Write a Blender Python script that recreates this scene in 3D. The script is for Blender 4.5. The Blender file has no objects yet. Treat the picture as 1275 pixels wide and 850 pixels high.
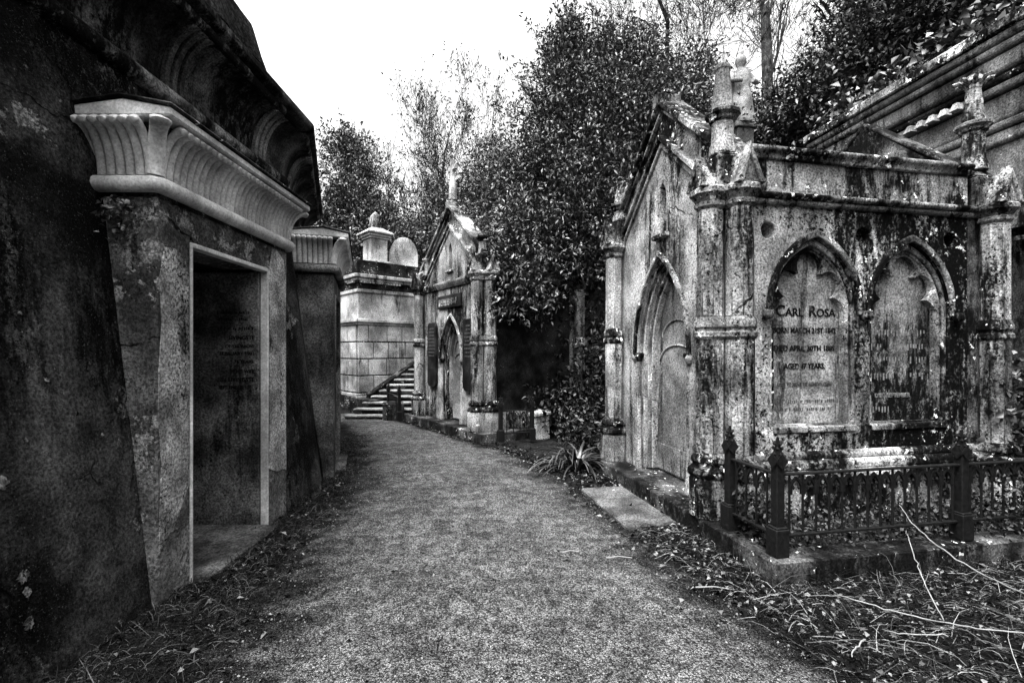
import bpy, bmesh, math, random
import numpy as np
from mathutils import Vector, Matrix
from mathutils.geometry import tessellate_polygon
R = math.radians
random.seed(7)
rng = np.random.default_rng(7)
sc = bpy.context.scene
C = sc.collection

# ------------------------------------------------------------------ camera
FPX, HZ, CAMH = 600.0, 438.0, 1.65          # focal length and horizon row in photo pixels
cd = bpy.data.cameras.new('camera'); cam = bpy.data.objects.new('camera', cd); C.objects.link(cam)
cam.location = (0, 0, CAMH); cam.rotation_euler = (R(90), 0, 0)
cd.sensor_width = 36; cd.lens = 36 * FPX / 1275
cd.shift_y = (HZ - 425) / 1275
cd.clip_start = 0.05; cd.clip_end = 2000
sc.camera = cam

# ------------------------------------------------------------------ sky, sun, exposure
SUN_EL, SUN_AZ = 68, 215        # azimuth the light comes from, degrees clockwise from +Y
w = bpy.data.worlds.new('World'); sc.world = w; w.use_nodes = True
nt = w.node_tree; nt.nodes.clear()
sky = nt.nodes.new('ShaderNodeTexSky'); sky.sky_type = 'NISHITA'; sky.sun_disc = False
sky.sun_elevation = R(SUN_EL); sky.sun_rotation = R(SUN_AZ)
sky.air_density = 1.0; sky.dust_density = 6.0; sky.ozone_density = 1.0
bw = nt.nodes.new('ShaderNodeRGBToBW')
bg = nt.nodes.new('ShaderNodeBackground'); bg.inputs['Strength'].default_value = 0.15
wo = nt.nodes.new('ShaderNodeOutputWorld')
nt.links.new(sky.outputs[0], bw.inputs[0]); nt.links.new(bw.outputs[0], bg.inputs[0]); nt.links.new(bg.outputs[0], wo.inputs[0])
ld = bpy.data.lights.new('sun', 'SUN'); ld.energy = 0.6; ld.angle = R(30); ld.color = (1, 1, 1)
so = bpy.data.objects.new('sun', ld); C.objects.link(so)
az, el = R(SUN_AZ), R(SUN_EL)
sdir = Vector((math.sin(az) * math.cos(el), math.cos(az) * math.cos(el), math.sin(el)))
so.rotation_euler = sdir.to_track_quat('Z', 'Y').to_euler()
sc.view_settings.view_transform = 'Standard'; sc.view_settings.look = 'None'
sc.view_settings.gamma = 1.0; sc.view_settings.exposure = 2.6
sc.cycles.max_bounces = 5; sc.cycles.diffuse_bounces = 3; sc.cycles.adaptive_threshold = 0.004; sc.cycles.use_denoising = True

# ------------------------------------------------------------------ materials (a black-and-white world)
class NT:
    def __init__(s, name):
        s.m = bpy.data.materials.new(name); s.m.use_nodes = True
        s.t = s.m.node_tree; s.b = s.t.nodes['Principled BSDF']
        s.pos = s.t.nodes.new('ShaderNodeNewGeometry').outputs['Position']
    def link(s, a, b): s.t.links.new(a, b)
    def put(s, sock, v):
        if hasattr(v, 'links') or hasattr(v, 'is_output'): s.link(v, sock)
        else: sock.default_value = v
    def math(s, op, a, b=0.0, c=0.0):
        n = s.t.nodes.new('ShaderNodeMath'); n.operation = op
        s.put(n.inputs[0], a); s.put(n.inputs[1], b); s.put(n.inputs[2], c); return n.outputs[0]
    def scaled(s, sc_):
        n = s.t.nodes.new('ShaderNodeMapping'); n.inputs['Scale'].default_value = sc_
        s.link(s.pos, n.inputs[0]); return n.outputs[0]
    def noise(s, scale, detail=5, rough=0.6, vec=None, dist=0.0):
        n = s.t.nodes.new('ShaderNodeTexNoise'); s.link(vec or s.pos, n.inputs['Vector'])
        n.inputs['Scale'].default_value = scale; n.inputs['Detail'].default_value = detail
        n.inputs['Roughness'].default_value = rough; n.inputs['Distortion'].default_value = dist
        return n.outputs['Fac']
    def voro(s, scale, feature='F1', vec=None, out='Distance', rand=1.0):
        n = s.t.nodes.new('ShaderNodeTexVoronoi'); n.feature = feature
        s.link(vec or s.pos, n.inputs['Vector']); n.inputs['Scale'].default_value = scale
        n.inputs['Randomness'].default_value = rand
        return n.outputs[out]
    def warp(s, scale, amt):
        n = s.t.nodes.new('ShaderNodeTexNoise'); s.link(s.pos, n.inputs['Vector']); n.inputs['Scale'].default_value = scale
        v = s.t.nodes.new('ShaderNodeVectorMath'); v.operation = 'MULTIPLY_ADD'
        s.link(n.outputs['Color'], v.inputs[0]); v.inputs[1].default_value = (amt,) * 3; s.link(s.pos, v.inputs[2])
        return v.outputs[0]
    def step(s, x, a, b, lo=0.0, hi=1.0):
        n = s.t.nodes.new('ShaderNodeMapRange'); n.interpolation_type = 'SMOOTHSTEP'
        s.put(n.inputs[0], x); n.inputs[1].default_value = a; n.inputs[2].default_value = b
        s.put(n.inputs[3], lo); s.put(n.inputs[4], hi); return n.outputs[0]
    def mix(s, f, a, b):
        n = s.t.nodes.new('ShaderNodeMix'); s.put(n.inputs[0], f); s.put(n.inputs[2], a); s.put(n.inputs[3], b)
        return n.outputs[0]
    def done(s, col, rough=0.9, height=None, bump=0.3, dist=0.02, spec=0.3):
        s.put(s.b.inputs['Base Color'], col); s.put(s.b.inputs['Roughness'], rough)
        s.b.inputs['Specular IOR Level'].default_value = spec
        if height is not None:
            n = s.t.nodes.new('ShaderNodeBump'); n.inputs['Strength'].default_value = bump
            n.inputs['Distance'].default_value = dist; s.link(height, n.inputs['Height'])
            s.link(n.outputs[0], s.b.inputs['Normal'])
        return s.m

KS = 0.8      # overall reflectance of the old, damp stone
def stone(name, lo, hi, scale=2.0, stain=0.55, stain_v=0.02, streak=0.5, speck=0.62, speck_v=0.015, speck_s=26,
          lichen=None, lichen_v=0.6, lichen_s=14, cracks=0.0, bump=0.5, rough=0.92, soft=0.05, peel=None, grad=None, grain=None, dist=0.025, mott=(0.45, 1.5)):
    t = NT(name); lo, hi, lichen_v = lo * KS * .75, hi * KS, lichen_v * KS * 1.2
    if peel: peel = (peel[0], peel[1], peel[2] * KS * 1.4)
    big = t.noise(scale, 7, 0.62)
    fine = t.noise(55, 5, 0.7)
    st = t.noise(1.0, 6, 0.65, t.scaled((5, 5, 0.6)), 0.6)
    big2 = t.noise(scale * 0.55, 4, 0.55, t.scaled((1.0, 1.0, 0.8)))
    v = t.step(big, 0.35, 0.68, lo, hi)
    h = t.math('ADD', t.math('MULTIPLY', fine, 0.5), t.math('MULTIPLY', big, 0.8))
    if peel:
        pm = t.step(t.noise(peel[0], 8, 0.68, t.warp(3, 0.15)), peel[1] - 0.012, peel[1] + 0.012)
        v = t.mix(pm, v, t.step(fine, 0.3, 0.75, peel[2] * 0.6, peel[2]))
        h = t.math('ADD', h, t.math('MULTIPLY', pm, -0.9))
    # broad vertical weather stains
    s_ = t.math('ADD', t.math('MULTIPLY', big2, 1 - streak), t.math('MULTIPLY', st, streak))
    if grad:       # black crust that has spread over one end of the wall (object coordinates)
        tc_ = t.t.nodes.new('ShaderNodeTexCoord'); sx = t.t.nodes.new('ShaderNodeSeparateXYZ'); t.link(tc_.outputs['Object'], sx.inputs[0])
        s_ = t.math('ADD', s_, t.step(sx.outputs[grad[0]], grad[1], grad[2], grad[3], grad[4]))
    sm = t.math('MULTIPLY', t.step(s_, stain - soft, stain + soft), t.step(t.noise(16, 6, 0.7, t.scaled((1, 1, .45))), 0.36, 0.56, .12, 1.0))
    v = t.mix(sm, v, t.math('MULTIPLY', t.math('ADD', stain_v, t.math('MULTIPLY', fine, stain_v * 1.5)), 0.8))
    # black crust speckle, denser where the stains are
    sp = t.math('ADD', t.noise(speck_s, 8, 0.74), t.math('MULTIPLY', t.math('SUBTRACT', s_, 0.5), 0.75))
    v = t.mix(t.step(sp, speck - 0.02, speck + 0.045), v, speck_v)
    if lichen:
        lm = t.step(t.math('ADD', t.noise(lichen_s, 5, 0.6), t.math('MULTIPLY', t.math('SUBTRACT', big, 0.5), 0.5)), lichen, lichen + 0.03)
        v = t.mix(lm, v, lichen_v); h = t.math('ADD', h, t.math('MULTIPLY', lm, 0.3))
    if grain:
        v = t.mix(t.step(t.noise(95, 4, .7), grain[0], grain[0] + .06), v, grain[1])
    if cracks:
        ce = t.voro(cracks, 'DISTANCE_TO_EDGE', t.warp(9, 0.12))
        cm = t.math('MULTIPLY', t.step(ce, 0.003, 0.009, 0.85, 0.0), t.step(t.noise(1.7, 3), 0.53, 0.6))
        v = t.mix(cm, v, 0.01); h = t.math('ADD', h, t.math('MULTIPLY', cm, -0.6))
    v = t.math('MULTIPLY', v, t.step(fine, 0.3, 0.7, *mott))
    v = t.math('MULTIPLY', t.math('POWER', t.math('DIVIDE', v, hi), 1.55), hi)      # tonal contrast put into the colour: few middle tones, crushed darks
    return t.done(v, rough, h, bump, dist, 0.04)

M = {}
M['gothic'] = stone('weathered pale gothic stone', 0.25, 0.48, 1.6, stain=0.52, streak=0.5, stain_v=0.008, speck=0.56, speck_s=34, lichen=0.72, lichen_v=0.5, cracks=0.9, soft=0.07)
M['gothic_dark'] = stone('blackened gothic stone', 0.2, 0.42, 1.8, stain=0.5, streak=0.45, stain_v=0.012, speck=0.55, speck_s=34, lichen=0.66, lichen_v=0.6, soft=0.03)
M['crust'] = stone('black crusted side wall', 0.3, 0.56, 1.9, stain=0.525, streak=0.45, stain_v=0.007, speck=0.525, speck_s=30, lichen=0.66, lichen_v=0.6, grad=(0, .7, 2.6, -.02, .075), soft=0.05)
M['trim'] = stone('mottled coping stone', 0.18, 0.42, 2.5, stain=0.51, streak=0.25, stain_v=0.008, speck=0.53, speck_s=34, lichen=0.63, lichen_v=0.6, soft=0.035)
M['wedge'] = stone('dark mottled gable slab', 0.1, 0.26, 2.5, stain=0.5, streak=0.2, stain_v=0.01, speck=0.55, speck_s=40, lichen=0.68, lichen_v=0.45)
M['tablet'] = stone('stained marble tablet', 0.2, 0.36, 2.4, stain=0.545, streak=0.8, stain_v=0.035, speck=0.66, speck_s=40, bump=0.25, soft=0.05)
M['tablet_worn'] = stone('eroded stone tablet', 0.16, 0.34, 2.6, stain=0.49, streak=0.6, stain_v=0.012, speck=0.57, speck_s=60, bump=0.7, soft=0.04, grad=(2, 1.0, 1.5, .07, 0))
M['egypt'] = stone('peeling stucco', 0.1, 0.25, 1.5, stain=0.6, streak=0.5, stain_v=0.015, speck=0.62, speck_s=40, peel=(5.5, 0.55, 0.2), cracks=1.1, bump=1.0)
M['pier'] = stone('sooty stucco pier', 0.06, 0.16, 1.6, stain=0.55, streak=0.5, stain_v=0.01, speck=0.6, speck_s=40, cracks=1.0, bump=0.8)
M['ribs'] = stone('sooty cornice rib', 0.06, 0.2, 2.0, stain=0.56, streak=0.4, stain_v=0.01, speck=0.6, bump=0.5)
M['rubble'] = stone('bare rough render', 0.3, 0.55, 3.0, stain=0.56, streak=0.3, stain_v=0.03, speck=0.56, speck_s=46, speck_v=.03, bump=1.0)
M['cornice'] = stone('pale stucco cornice', 0.6, 0.8, 2.0, stain=0.66, streak=0.5, stain_v=0.06, speck=0.7, speck_s=40, bump=0.15, soft=0.09, mott=(.8, 1.2))
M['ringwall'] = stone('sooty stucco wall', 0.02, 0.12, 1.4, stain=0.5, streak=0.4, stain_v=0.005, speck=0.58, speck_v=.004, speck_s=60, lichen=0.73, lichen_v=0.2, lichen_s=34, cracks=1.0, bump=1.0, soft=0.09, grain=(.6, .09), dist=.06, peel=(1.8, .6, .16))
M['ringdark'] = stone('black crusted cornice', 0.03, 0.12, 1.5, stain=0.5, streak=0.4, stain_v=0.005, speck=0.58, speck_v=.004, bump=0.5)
M['ringedge'] = stone('crumbling roof edge', 0.08, 0.3, 5, stain=0.48, streak=0.1, stain_v=0.008, speck=0.55, bump=1.0)
M['ashlar'] = stone('pale rendered ashlar', 0.34, 0.56, 1.6, stain=0.58, streak=0.6, stain_v=0.05, speck=0.64, speck_s=24, cracks=1.6, bump=0.4)
M['ashlar_dark'] = stone('blackened coping block', 0.012, 0.05, 2.5, stain=0.6, speck=0.6, lichen=0.64, lichen_v=0.25, lichen_s=26)
M['grey'] = stone('grey rendered wall', 0.12, 0.26, 1.3, stain=0.56, streak=0.4, stain_v=0.012, speck=0.62, speck_s=44, lichen=0.7, lichen_v=0.35, bump=0.6)
M['kerb'] = stone('damp kerb stone and groove shade', 0.03, 0.12, 3, stain=0.5, streak=0.1, stain_v=0.008, speck=0.56, lichen=0.67, lichen_v=0.35, lichen_s=20, bump=0.8)
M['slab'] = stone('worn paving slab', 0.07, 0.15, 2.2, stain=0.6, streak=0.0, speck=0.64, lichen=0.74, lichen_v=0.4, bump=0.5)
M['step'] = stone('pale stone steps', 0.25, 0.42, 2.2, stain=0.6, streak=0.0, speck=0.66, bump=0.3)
M['door'] = stone('weathered grey door', 0.18, 0.34, 1.3, stain=0.56, streak=0.85, stain_v=0.05, speck=0.66, speck_s=30, bump=0.4)
M['slate'] = stone('black slate panel and painted wall shade', 0.01, 0.025, 3, stain=0.6, stain_v=0.006, speck=0.66, lichen=0.72, lichen_v=0.1, lichen_s=26, bump=0.3, rough=0.6)
M['angel'] = stone('pale statue stone', 0.2, 0.36, 2.5, stain=0.62, speck=0.66)
M['marker'] = stone('white marker stone', 0.6, 0.8, 5, stain=0.62, stain_v=0.1, speck=0.66)
M['lichen'] = stone('grey lichen', 0.12, 0.3, 20, stain=0.6, streak=0, speck=0.52, speck_s=90, bump=1.0)
M['bark'] = stone('bark', 0.02, 0.06, 6, stain=0.55, streak=0.8, stain_v=.008, speck=0.6, bump=1.0)
M['bark_pale'] = stone('pale bark', 0.07, 0.17, 5, stain=0.55, streak=0.7, speck=0.62, bump=0.8)

def flat(name, v, rough=0.8, var=0.4, spec=0.3, scale=12):
    t = NT(name); n = t.noise(scale, 4)
    return t.done(t.math('MULTIPLY', t.step(n, 0.3, 0.7, 1 - var, 1 + var), v), rough, n, 0.3, 0.01, spec)
M['iron'] = flat('old black iron', 0.005, 0.6, 0.5, 0.12, 40)
def ink():
    t = NT('blackened letter'); n = t.noise(7, 6, .7); return t.done(t.step(n, .52, .72, .006, .12), .9, None, spec=.02)
M['ink'] = ink()
M['worn_ink'] = flat('faded letter', 0.05, 0.9, 0.5, 0.2, 30)
M['pale_letter'] = flat('pale worn letter', 0.13, 0.9, 0.6, 0.2, 30)
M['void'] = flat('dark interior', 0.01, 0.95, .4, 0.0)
M['jamb'] = stone('dark inner jamb slab', 0.07, 0.24, 2.0, stain=0.56, streak=0.5, stain_v=0.008, speck=0.6, speck_s=40, lichen=.7, lichen_v=.25, bump=.5)
M['drystem'] = flat('bleached dry stem', 0.18, 0.6, 0.25)
M['metal'] = flat('tarnished handle', 0.05, 0.4)

def rnd_mat(name, lo, hi, rough, spec, power=1.0):
    t = NT(name); a = t.t.nodes.new('ShaderNodeAttribute'); a.attribute_name = 'rnd'
    v = t.step(t.math('POWER', a.outputs['Fac'], power), 0.0, 1.0, lo, hi)
    return t.done(v, rough, None, spec=spec)
M['leaf'] = rnd_mat('glossy evergreen leaf', 0.004, 0.25, 0.4, 0.5, 2.4)
M['leaf_dull'] = rnd_mat('dull tree leaf', 0.006, 0.26, 0.5, 0.3, 2.2)
M['ivy'] = rnd_mat('ivy leaf', 0.003, 0.16, 0.4, 0.4, 3.4)
M['litter'] = rnd_mat('dead leaf', 0.004, 0.2, 0.8, 0.05, 5.0)
M['grass'] = rnd_mat('coarse grass', 0.003, 0.1, 0.6, 0.1, 3.5)
M['hay'] = rnd_mat('dead grass stem', 0.003, 0.2, 0.7, 0.05, 5.0)
M['pebble'] = rnd_mat('gravel stone', 0.02, 0.2, 0.8, 0.3, 1.5)
M['ivy_dark'] = rnd_mat('ivy leaf darkened for shade', 0.002, 0.09, 0.45, 0.2, 4.0)  # darker copy of the ivy: shade of bed and hollow put into the colour
M['strap'] = rnd_mat('strap leaf', 0.006, 0.045, 0.35, 0.5)

def gravel():
    t = NT('trodden gravel')
    f1 = t.voro(105, 'F1', t.warp(20, 0.02)); c1 = t.voro(105, 'F1', t.warp(20, 0.02), 'Color')
    f2 = t.noise(140, 3, 0.7); big = t.noise(1.3, 5, 0.6); mid = t.noise(9, 5, 0.65)
    sep = t.t.nodes.new('ShaderNodeSeparateColor'); t.link(c1, sep.inputs[0])
    v = t.step(sep.outputs[0], 0.0, 1.0, 0.018, 0.175)
    v = t.math('MULTIPLY', v, t.step(f1, 0.3, 0.75, 1.1, 0.35))
    v = t.math('MULTIPLY', v, t.step(f2, 0.3, 0.7, 0.6, 1.4))
    v = t.math('MULTIPLY', v, t.step(mid, 0.35, 0.65, 0.5, 1.3))
    v = t.math('MULTIPLY', v, t.step(big, 0.32, 0.68, 0.7, 1.2))
    h = t.math('ADD', t.math('MULTIPLY', f1, -1.0), t.math('MULTIPLY', mid, 0.8))
    a = t.t.nodes.new('ShaderNodeAttribute'); a.attribute_name = 'rnd'      # 0 in the trodden middle, 1 at the muddy edge
    em = t.step(t.math('ADD', a.outputs['Fac'], t.math('MULTIPLY', t.math('SUBTRACT', t.noise(2.2, 6, .65), .5), 1.1)), .5, 1.05)
    v = t.math('MULTIPLY', v, t.step(em, 0, 1, 1.15, .16))
    return t.done(v, 0.95, h, 0.8, 0.02, 0.03)
M['gravel'] = gravel()
def soil():
    t = NT('dark leaf mould'); a = t.noise(30, 6, 0.75); b = t.noise(3, 4)
    v = t.math('MULTIPLY', t.step(a, 0.4, 0.75, 0.006, 0.04), t.step(b, 0.3, 0.7, 0.6, 1.4))
    return t.done(v, 1.0, a, 1.0, 0.03, 0.0)
M['soil'] = soil()

# ------------------------------------------------------------------ mesh helpers
def tag(o, label=None, cat=None, group=None, kind=None):
    if label: o['label'] = label
    if cat: o['category'] = cat
    if group: o['group'] = group
    if kind: o['kind'] = kind
    return o
def thing(name, label, cat, loc=(0, 0, 0), rz=0.0, group=None):
    o = bpy.data.objects.new(name, None); C.objects.link(o); o.location = loc; o.rotation_euler = (0, 0, rz)
    o.empty_display_size = 0.2
    return tag(o, label, cat, group)
def link_mesh(name, me, mat, parent=None, loc=None, rot=None):
    if mat and not me.materials: me.materials.append(M[mat])
    o = bpy.data.objects.new(name, me); C.objects.link(o)
    if parent: o.parent = parent
    if loc is not None: o.location = loc
    if rot is not None: o.rotation_euler = rot
    return o

class MB:
    def __init__(s): s.v, s.f = [], []
    def add(s, vs, fs):
        o = len(s.v); s.v += [tuple(p) for p in vs]; s.f += [tuple(i + o for i in f) for f in fs]; return s
    def box(s, x0, x1, y0, y1, z0, z1):
        return s.add([(x0, y0, z0), (x1, y0, z0), (x1, y1, z0), (x0, y1, z0), (x0, y0, z1), (x1, y0, z1), (x1, y1, z1), (x0, y1, z1)],
                     [(3, 2, 1, 0), (4, 5, 6, 7), (0, 1, 5, 4), (1, 2, 6, 5), (2, 3, 7, 6), (3, 0, 4, 7)])
    def lathe(s, cx, cy, prof, n=12, phase=0.0):
        vs, fs = [], []
        for r, z in prof:
            for k in range(n):
                a = phase + 2 * math.pi * k / n; vs.append((cx + r * math.cos(a), cy + r * math.sin(a), z))
        for j in range(len(prof) - 1):
            for k in range(n):
                a, b = j * n + k, j * n + (k + 1) % n; fs.append((a, b, b + n, a + n))
        fs.append(tuple(range(n - 1, -1, -1))); fs.append(tuple((len(prof) - 1) * n + k for k in range(n)))
        return s.add(vs, fs)
    def tube(s, pts, rad, n=6, ell=1.0, up=(0, 0, 1)):
        pts = [Vector(p) for p in pts]; vs, fs = [], []
        up = Vector(up)
        for i, p in enumerate(pts):
            d = (pts[min(i + 1, len(pts) - 1)] - pts[max(i - 1, 0)]).normalized()
            a = d.cross(up)
            if a.length < 1e-3: a = d.cross(Vector((1, 0, 0)))
            a.normalize(); b = a.cross(d)
            r = rad[i] if isinstance(rad, (list, tuple)) else rad
            for k in range(n):
                t = 2 * math.pi * k / n; vs.append(p + a * (r * math.cos(t)) + b * (r * ell * math.sin(t)))
        for j in range(len(pts) - 1):
            for k in range(n):
                a, b = j * n + k, j * n + (k + 1) % n; fs.append((a, a + n, b + n, b))
        fs.append(tuple(range(n))); fs.append(tuple((len(pts) - 1) * n + k for k in range(n - 1, -1, -1)))
        return s.add(vs, fs)
    def bar(s, p, q, wid, hgt, side):
        """box of width wid along `side` and height hgt square to it, running from p to q (centre line)"""
        p, q = Vector(p), Vector(q); side = Vector(side).normalized(); d = (q - p).normalized(); u = d.cross(side).normalized()
        vs = []
        for c in (p, q):
            for a, b in ((-1, -1), (1, -1), (1, 1), (-1, 1)): vs.append(c + side * (a * wid / 2) + u * (b * hgt / 2))
        return s.add(vs, [(0, 1, 2, 3), (7, 6, 5, 4), (0, 4, 5, 1), (1, 5, 6, 2), (2, 6, 7, 3), (3, 7, 4, 0)])
    def plate(s, outer, holes, d0, d1, fn):
        """flat plate with holes: 2D outlines (p, z), from depth d0 (front) to d1; fn(p, z, d) -> xyz"""
        loops = [outer] + list(holes)
        tri = tessellate_polygon([[Vector((a, b, 0)) for a, b in l] for l in loops])
        flatp = [p for l in loops for p in l]; n = len(flatp)
        vs = [fn(a, b, d0) for a, b in flatp] + [fn(a, b, d1) for a, b in flatp]
        fs = [tuple(t) for t in tri] + [tuple(i + n for i in reversed(t)) for t in tri]
        o = 0
        for l in loops:
            m = len(l)
            for k in range(m): a, b = o + k, o + (k + 1) % m; fs.append((a, b, b + n, a + n))
            o += m
        return s.add(vs, fs)
    def strip(s, outer, inner, d0, d1, fn):
        """open band between two outlines with the same number of points (an arch ring)"""
        n = len(outer); vs = [fn(a, b, d) for d in (d0, d1) for l in (outer, inner) for a, b in l]; fs = []
        for k in range(n - 1):
            fs += [(k, k + 1, n + k + 1, n + k), (2 * n + k, 3 * n + k, 3 * n + k + 1, 2 * n + k + 1), (k, 2 * n + k, 2 * n + k + 1, k + 1), (n + k, n + k + 1, 3 * n + k + 1, 3 * n + k)]
        fs += [(0, n, 3 * n, 2 * n), (n - 1, 3 * n - 1, 4 * n - 1, 2 * n - 1)]
        return s.add(vs, fs)
    def prism(s, P, Q, mP, mQ, prof):
        """closed profile (out, z) swept from plan point P to Q with mitre vectors"""
        n = len(prof); vs = []
        for X, m in ((P, mP), (Q, mQ)):
            for o, z in prof: vs.append((X[0] + m[0] * o, X[1] + m[1] * o, z))
        fs = [tuple(range(n)), tuple(range(2 * n - 1, n - 1, -1))]
        for k in range(n): a, b = k, (k + 1) % n; fs.append((a, a + n, b + n, b))
        return s.add(vs, fs)
    def mesh(s, name, smooth=None):
        me = bpy.data.meshes.new(name); me.from_pydata(s.v, [], s.f); me.update()
        bm = bmesh.new(); bm.from_mesh(me); bmesh.ops.recalc_face_normals(bm, faces=bm.faces); bm.to_mesh(me); bm.free()
        if smooth:
            me.polygons.foreach_set('use_smooth', [True] * len(me.polygons)); me.set_sharp_from_angle(angle=R(smooth))
        return me
    def build(s, name, mat, parent=None, smooth=None, bevel=0.0, loc=None, rot=None):
        o = link_mesh(name, s.mesh(name, smooth), mat, parent, loc, rot)
        if bevel:
            b = o.modifiers.new('bevel', 'BEVEL'); b.width = bevel; b.segments = 1; b.limit_method = 'ANGLE'; b.angle_limit = R(35)
        return o

def np_mesh(name, v, tris, rnd=None, smooth=False):
    v = np.asarray(v, dtype=np.float32); tris = np.asarray(tris, dtype=np.int32)
    me = bpy.data.meshes.new(name); k = tris.shape[1]
    me.vertices.add(len(v)); me.vertices.foreach_set('co', v.ravel())
    me.loops.add(tris.size); me.loops.foreach_set('vertex_index', tris.ravel())
    me.polygons.add(len(tris)); me.polygons.foreach_set('loop_start', np.arange(0, tris.size, k, dtype=np.int32))
    me.polygons.foreach_set('loop_total', np.full(len(tris), k, dtype=np.int32))
    if rnd is not None:
        at = me.attributes.new('rnd', 'FLOAT', 'POINT'); at.data.foreach_set('value', np.asarray(rnd, dtype=np.float32))
    me.update(calc_edges=True)
    if smooth: me.polygons.foreach_set('use_smooth', [True] * len(me.polygons))
    return me
def unit(a): return a / np.maximum(np.linalg.norm(a, axis=1, keepdims=True), 1e-9)
def leaf_arrays(base, direc, normal, length, width, fold=0.25):
    """folded diamond leaves: base, left, tip, right"""
    d = unit(direc); s_ = unit(np.cross(d, normal)); n = unit(np.cross(s_, d))
    L = np.asarray(length).reshape(-1, 1); W = np.asarray(width).reshape(-1, 1)
    mid = base + d * L * 0.45
    v = np.stack([base, mid + s_ * W / 2 + n * W * fold, base + d * L - n * L * 0.08, mid - s_ * W / 2 + n * W * fold], 1).reshape(-1, 3)
    k = len(base); i = np.arange(k)[:, None] * 4
    t = np.stack([i + [0, 1, 2], i + [0, 2, 3]], 1).reshape(-1, 3)
    return v, t
def leaf_mesh(name, base, direc, normal, length, width, rnd=None, fold=0.25):
    v, t = leaf_arrays(base, direc, normal, length, width, fold)
    if rnd is None: rnd = rng.random(len(base))
    return np_mesh(name, v, t, np.repeat(rnd, 4))
def ribbons(name, base, direc, length, width, droop, rnd=None, seg=3):
    """bent grass blades / stems as tapering ribbons"""
    k = len(base); d = unit(direc); side = unit(np.cross(d, rng.normal(size=(k, 3))))
    L = np.asarray(length).reshape(-1, 1); W = np.asarray(width).reshape(-1, 1); D = np.asarray(droop).reshape(-1, 1)
    rows = []
    for j in range(seg + 1):
        t = j / seg
        p = base + d * L * t - np.array([0, 0, 1]) * D * L * t * t + side * 0.12 * L * math.sin(t * 2.2)
        wd = W * (1 - 0.8 * t) / 2
        rows += [p - side * wd, p + side * wd]
    v = np.stack(rows, 1).reshape(-1, 3); m = 2 * (seg + 1)
    i = np.arange(k)[:, None] * m
    q = np.stack([i + [2 * j, 2 * j + 1, 2 * j + 3, 2 * j + 2] for j in range(seg)], 1).reshape(-1, 4)
    if rnd is None: rnd = rng.random(k)
    return np_mesh(name, v, q, np.repeat(rnd, m))

def letters(body, size, parent, loc, rot, mat, name='inscription', align='CENTER', depth=0.004, spacing=1.0, fit=None):
    cu = bpy.data.curves.new(name, 'FONT'); cu.body = body; cu.size = size; cu.align_x = align
    cu.extrude = depth; cu.space_character = spacing; cu.resolution_u = 3; cu.offset = size * 0.012
    tmp = bpy.data.objects.new('tmp', cu); me = bpy.data.meshes.new_from_object(tmp); bpy.data.objects.remove(tmp)
    if fit:
        xs = [v.co.x for v in me.vertices]; k = fit / (max(xs) - min(xs))
        for v in me.vertices: v.co.x *= k
    return link_mesh(name, me, mat, parent, loc, rot)

def pointed(cx, hw, z0, zs, za, n=10):
    """pointed arch outline (p, z): up the left side, over, down the right; base z0, spring zs, apex za"""
    h = za - zs; r = (hw * hw + h * h) / (2 * hw)      # arc centre on the spring line
    pts = [(cx - hw, z0)]
    a1 = math.atan2(h, r - hw)
    for k in range(n + 1):
        t = a1 * k / n; pts.append((cx - hw + r - r * math.cos(t), zs + r * math.sin(t)))
    left = pts[:]
    return left + [(2 * cx - p, z) for p, z in reversed(left[:-1])]
def circle(cx, cz, r, n=20): return [(cx + r * math.cos(2 * math.pi * k / n), cz + r * math.sin(2 * math.pi * k / n)) for k in range(n)]

# ------------------------------------------------------------------ terrain, path
def sstep(a, b, x):
    t = np.clip((x - a) / (b - a), 0, 1); return t * t * (3 - 2 * t)
RC = (-17.3, 3.9)
def ground_h(x, y):
    r = np.hypot(x - RC[0], y - RC[1])
    h = 3.2 * sstep(21.4, 26.0, r) * sstep(7.5, 10.5, y + 0.35 * (x - 1)) + 2.2 * sstep(15.0, 19.0, y + 0 * x)
    return np.minimum(h, 4.0) + 3.0 * sstep(20, 60, y + 0 * x) * (1 + 0 * x)
def make_ground():
    def axis(lo, hi):
        a = np.concatenate([np.arange(-24, 36, 0.6), np.linspace(36, 120, 15), np.linspace(150, 900, 8)])
        b = np.concatenate([-np.linspace(900, 150, 8), -np.linspace(120, 24.6, 15), a]); return b
    xs = axis(0, 0); ys = axis(0, 0)
    X, Y = np.meshgrid(xs, ys); Z = ground_h(X, Y) + 0.012 * np.sin(3 * X) * np.cos(2.3 * Y) * 0
    v = np.stack([X, Y, Z], -1).reshape(-1, 3); nx = len(xs)
    j, i = np.meshgrid(np.arange(len(ys) - 1), np.arange(nx - 1), indexing='ij')
    a = (j * nx + i).ravel(); q = np.stack([a, a + 1, a + nx + 1, a + nx], 1)
    return tag(link_mesh('ground', np_mesh('ground', v, q, None, True), 'soil'), kind='structure')
make_ground()
LEFT = [(-4.2, -6), (-2.2, -2.5), (-1.4, 0.6), (-1.5, 2.2), (-1.7, 3.2), (-1.92, 4.2), (-2.0, 5.2), (-2.12, 6.2), (-2.55, 7.8), (-3.1, 9.4), (-4.2, 11.2), (-5.4, 12.2)]
RIGHT = [(3.2, -6), (2.3, -2.5), (1.9, 0.6), (1.75, 2.4), (1.46, 3.4), (1.22, 4.4), (0.95, 5.4), (0.6, 6.5), (0.1, 7.7), (-0.7, 8.75), (-2.5, 11.3), (-3.9, 12.9)]
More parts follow.
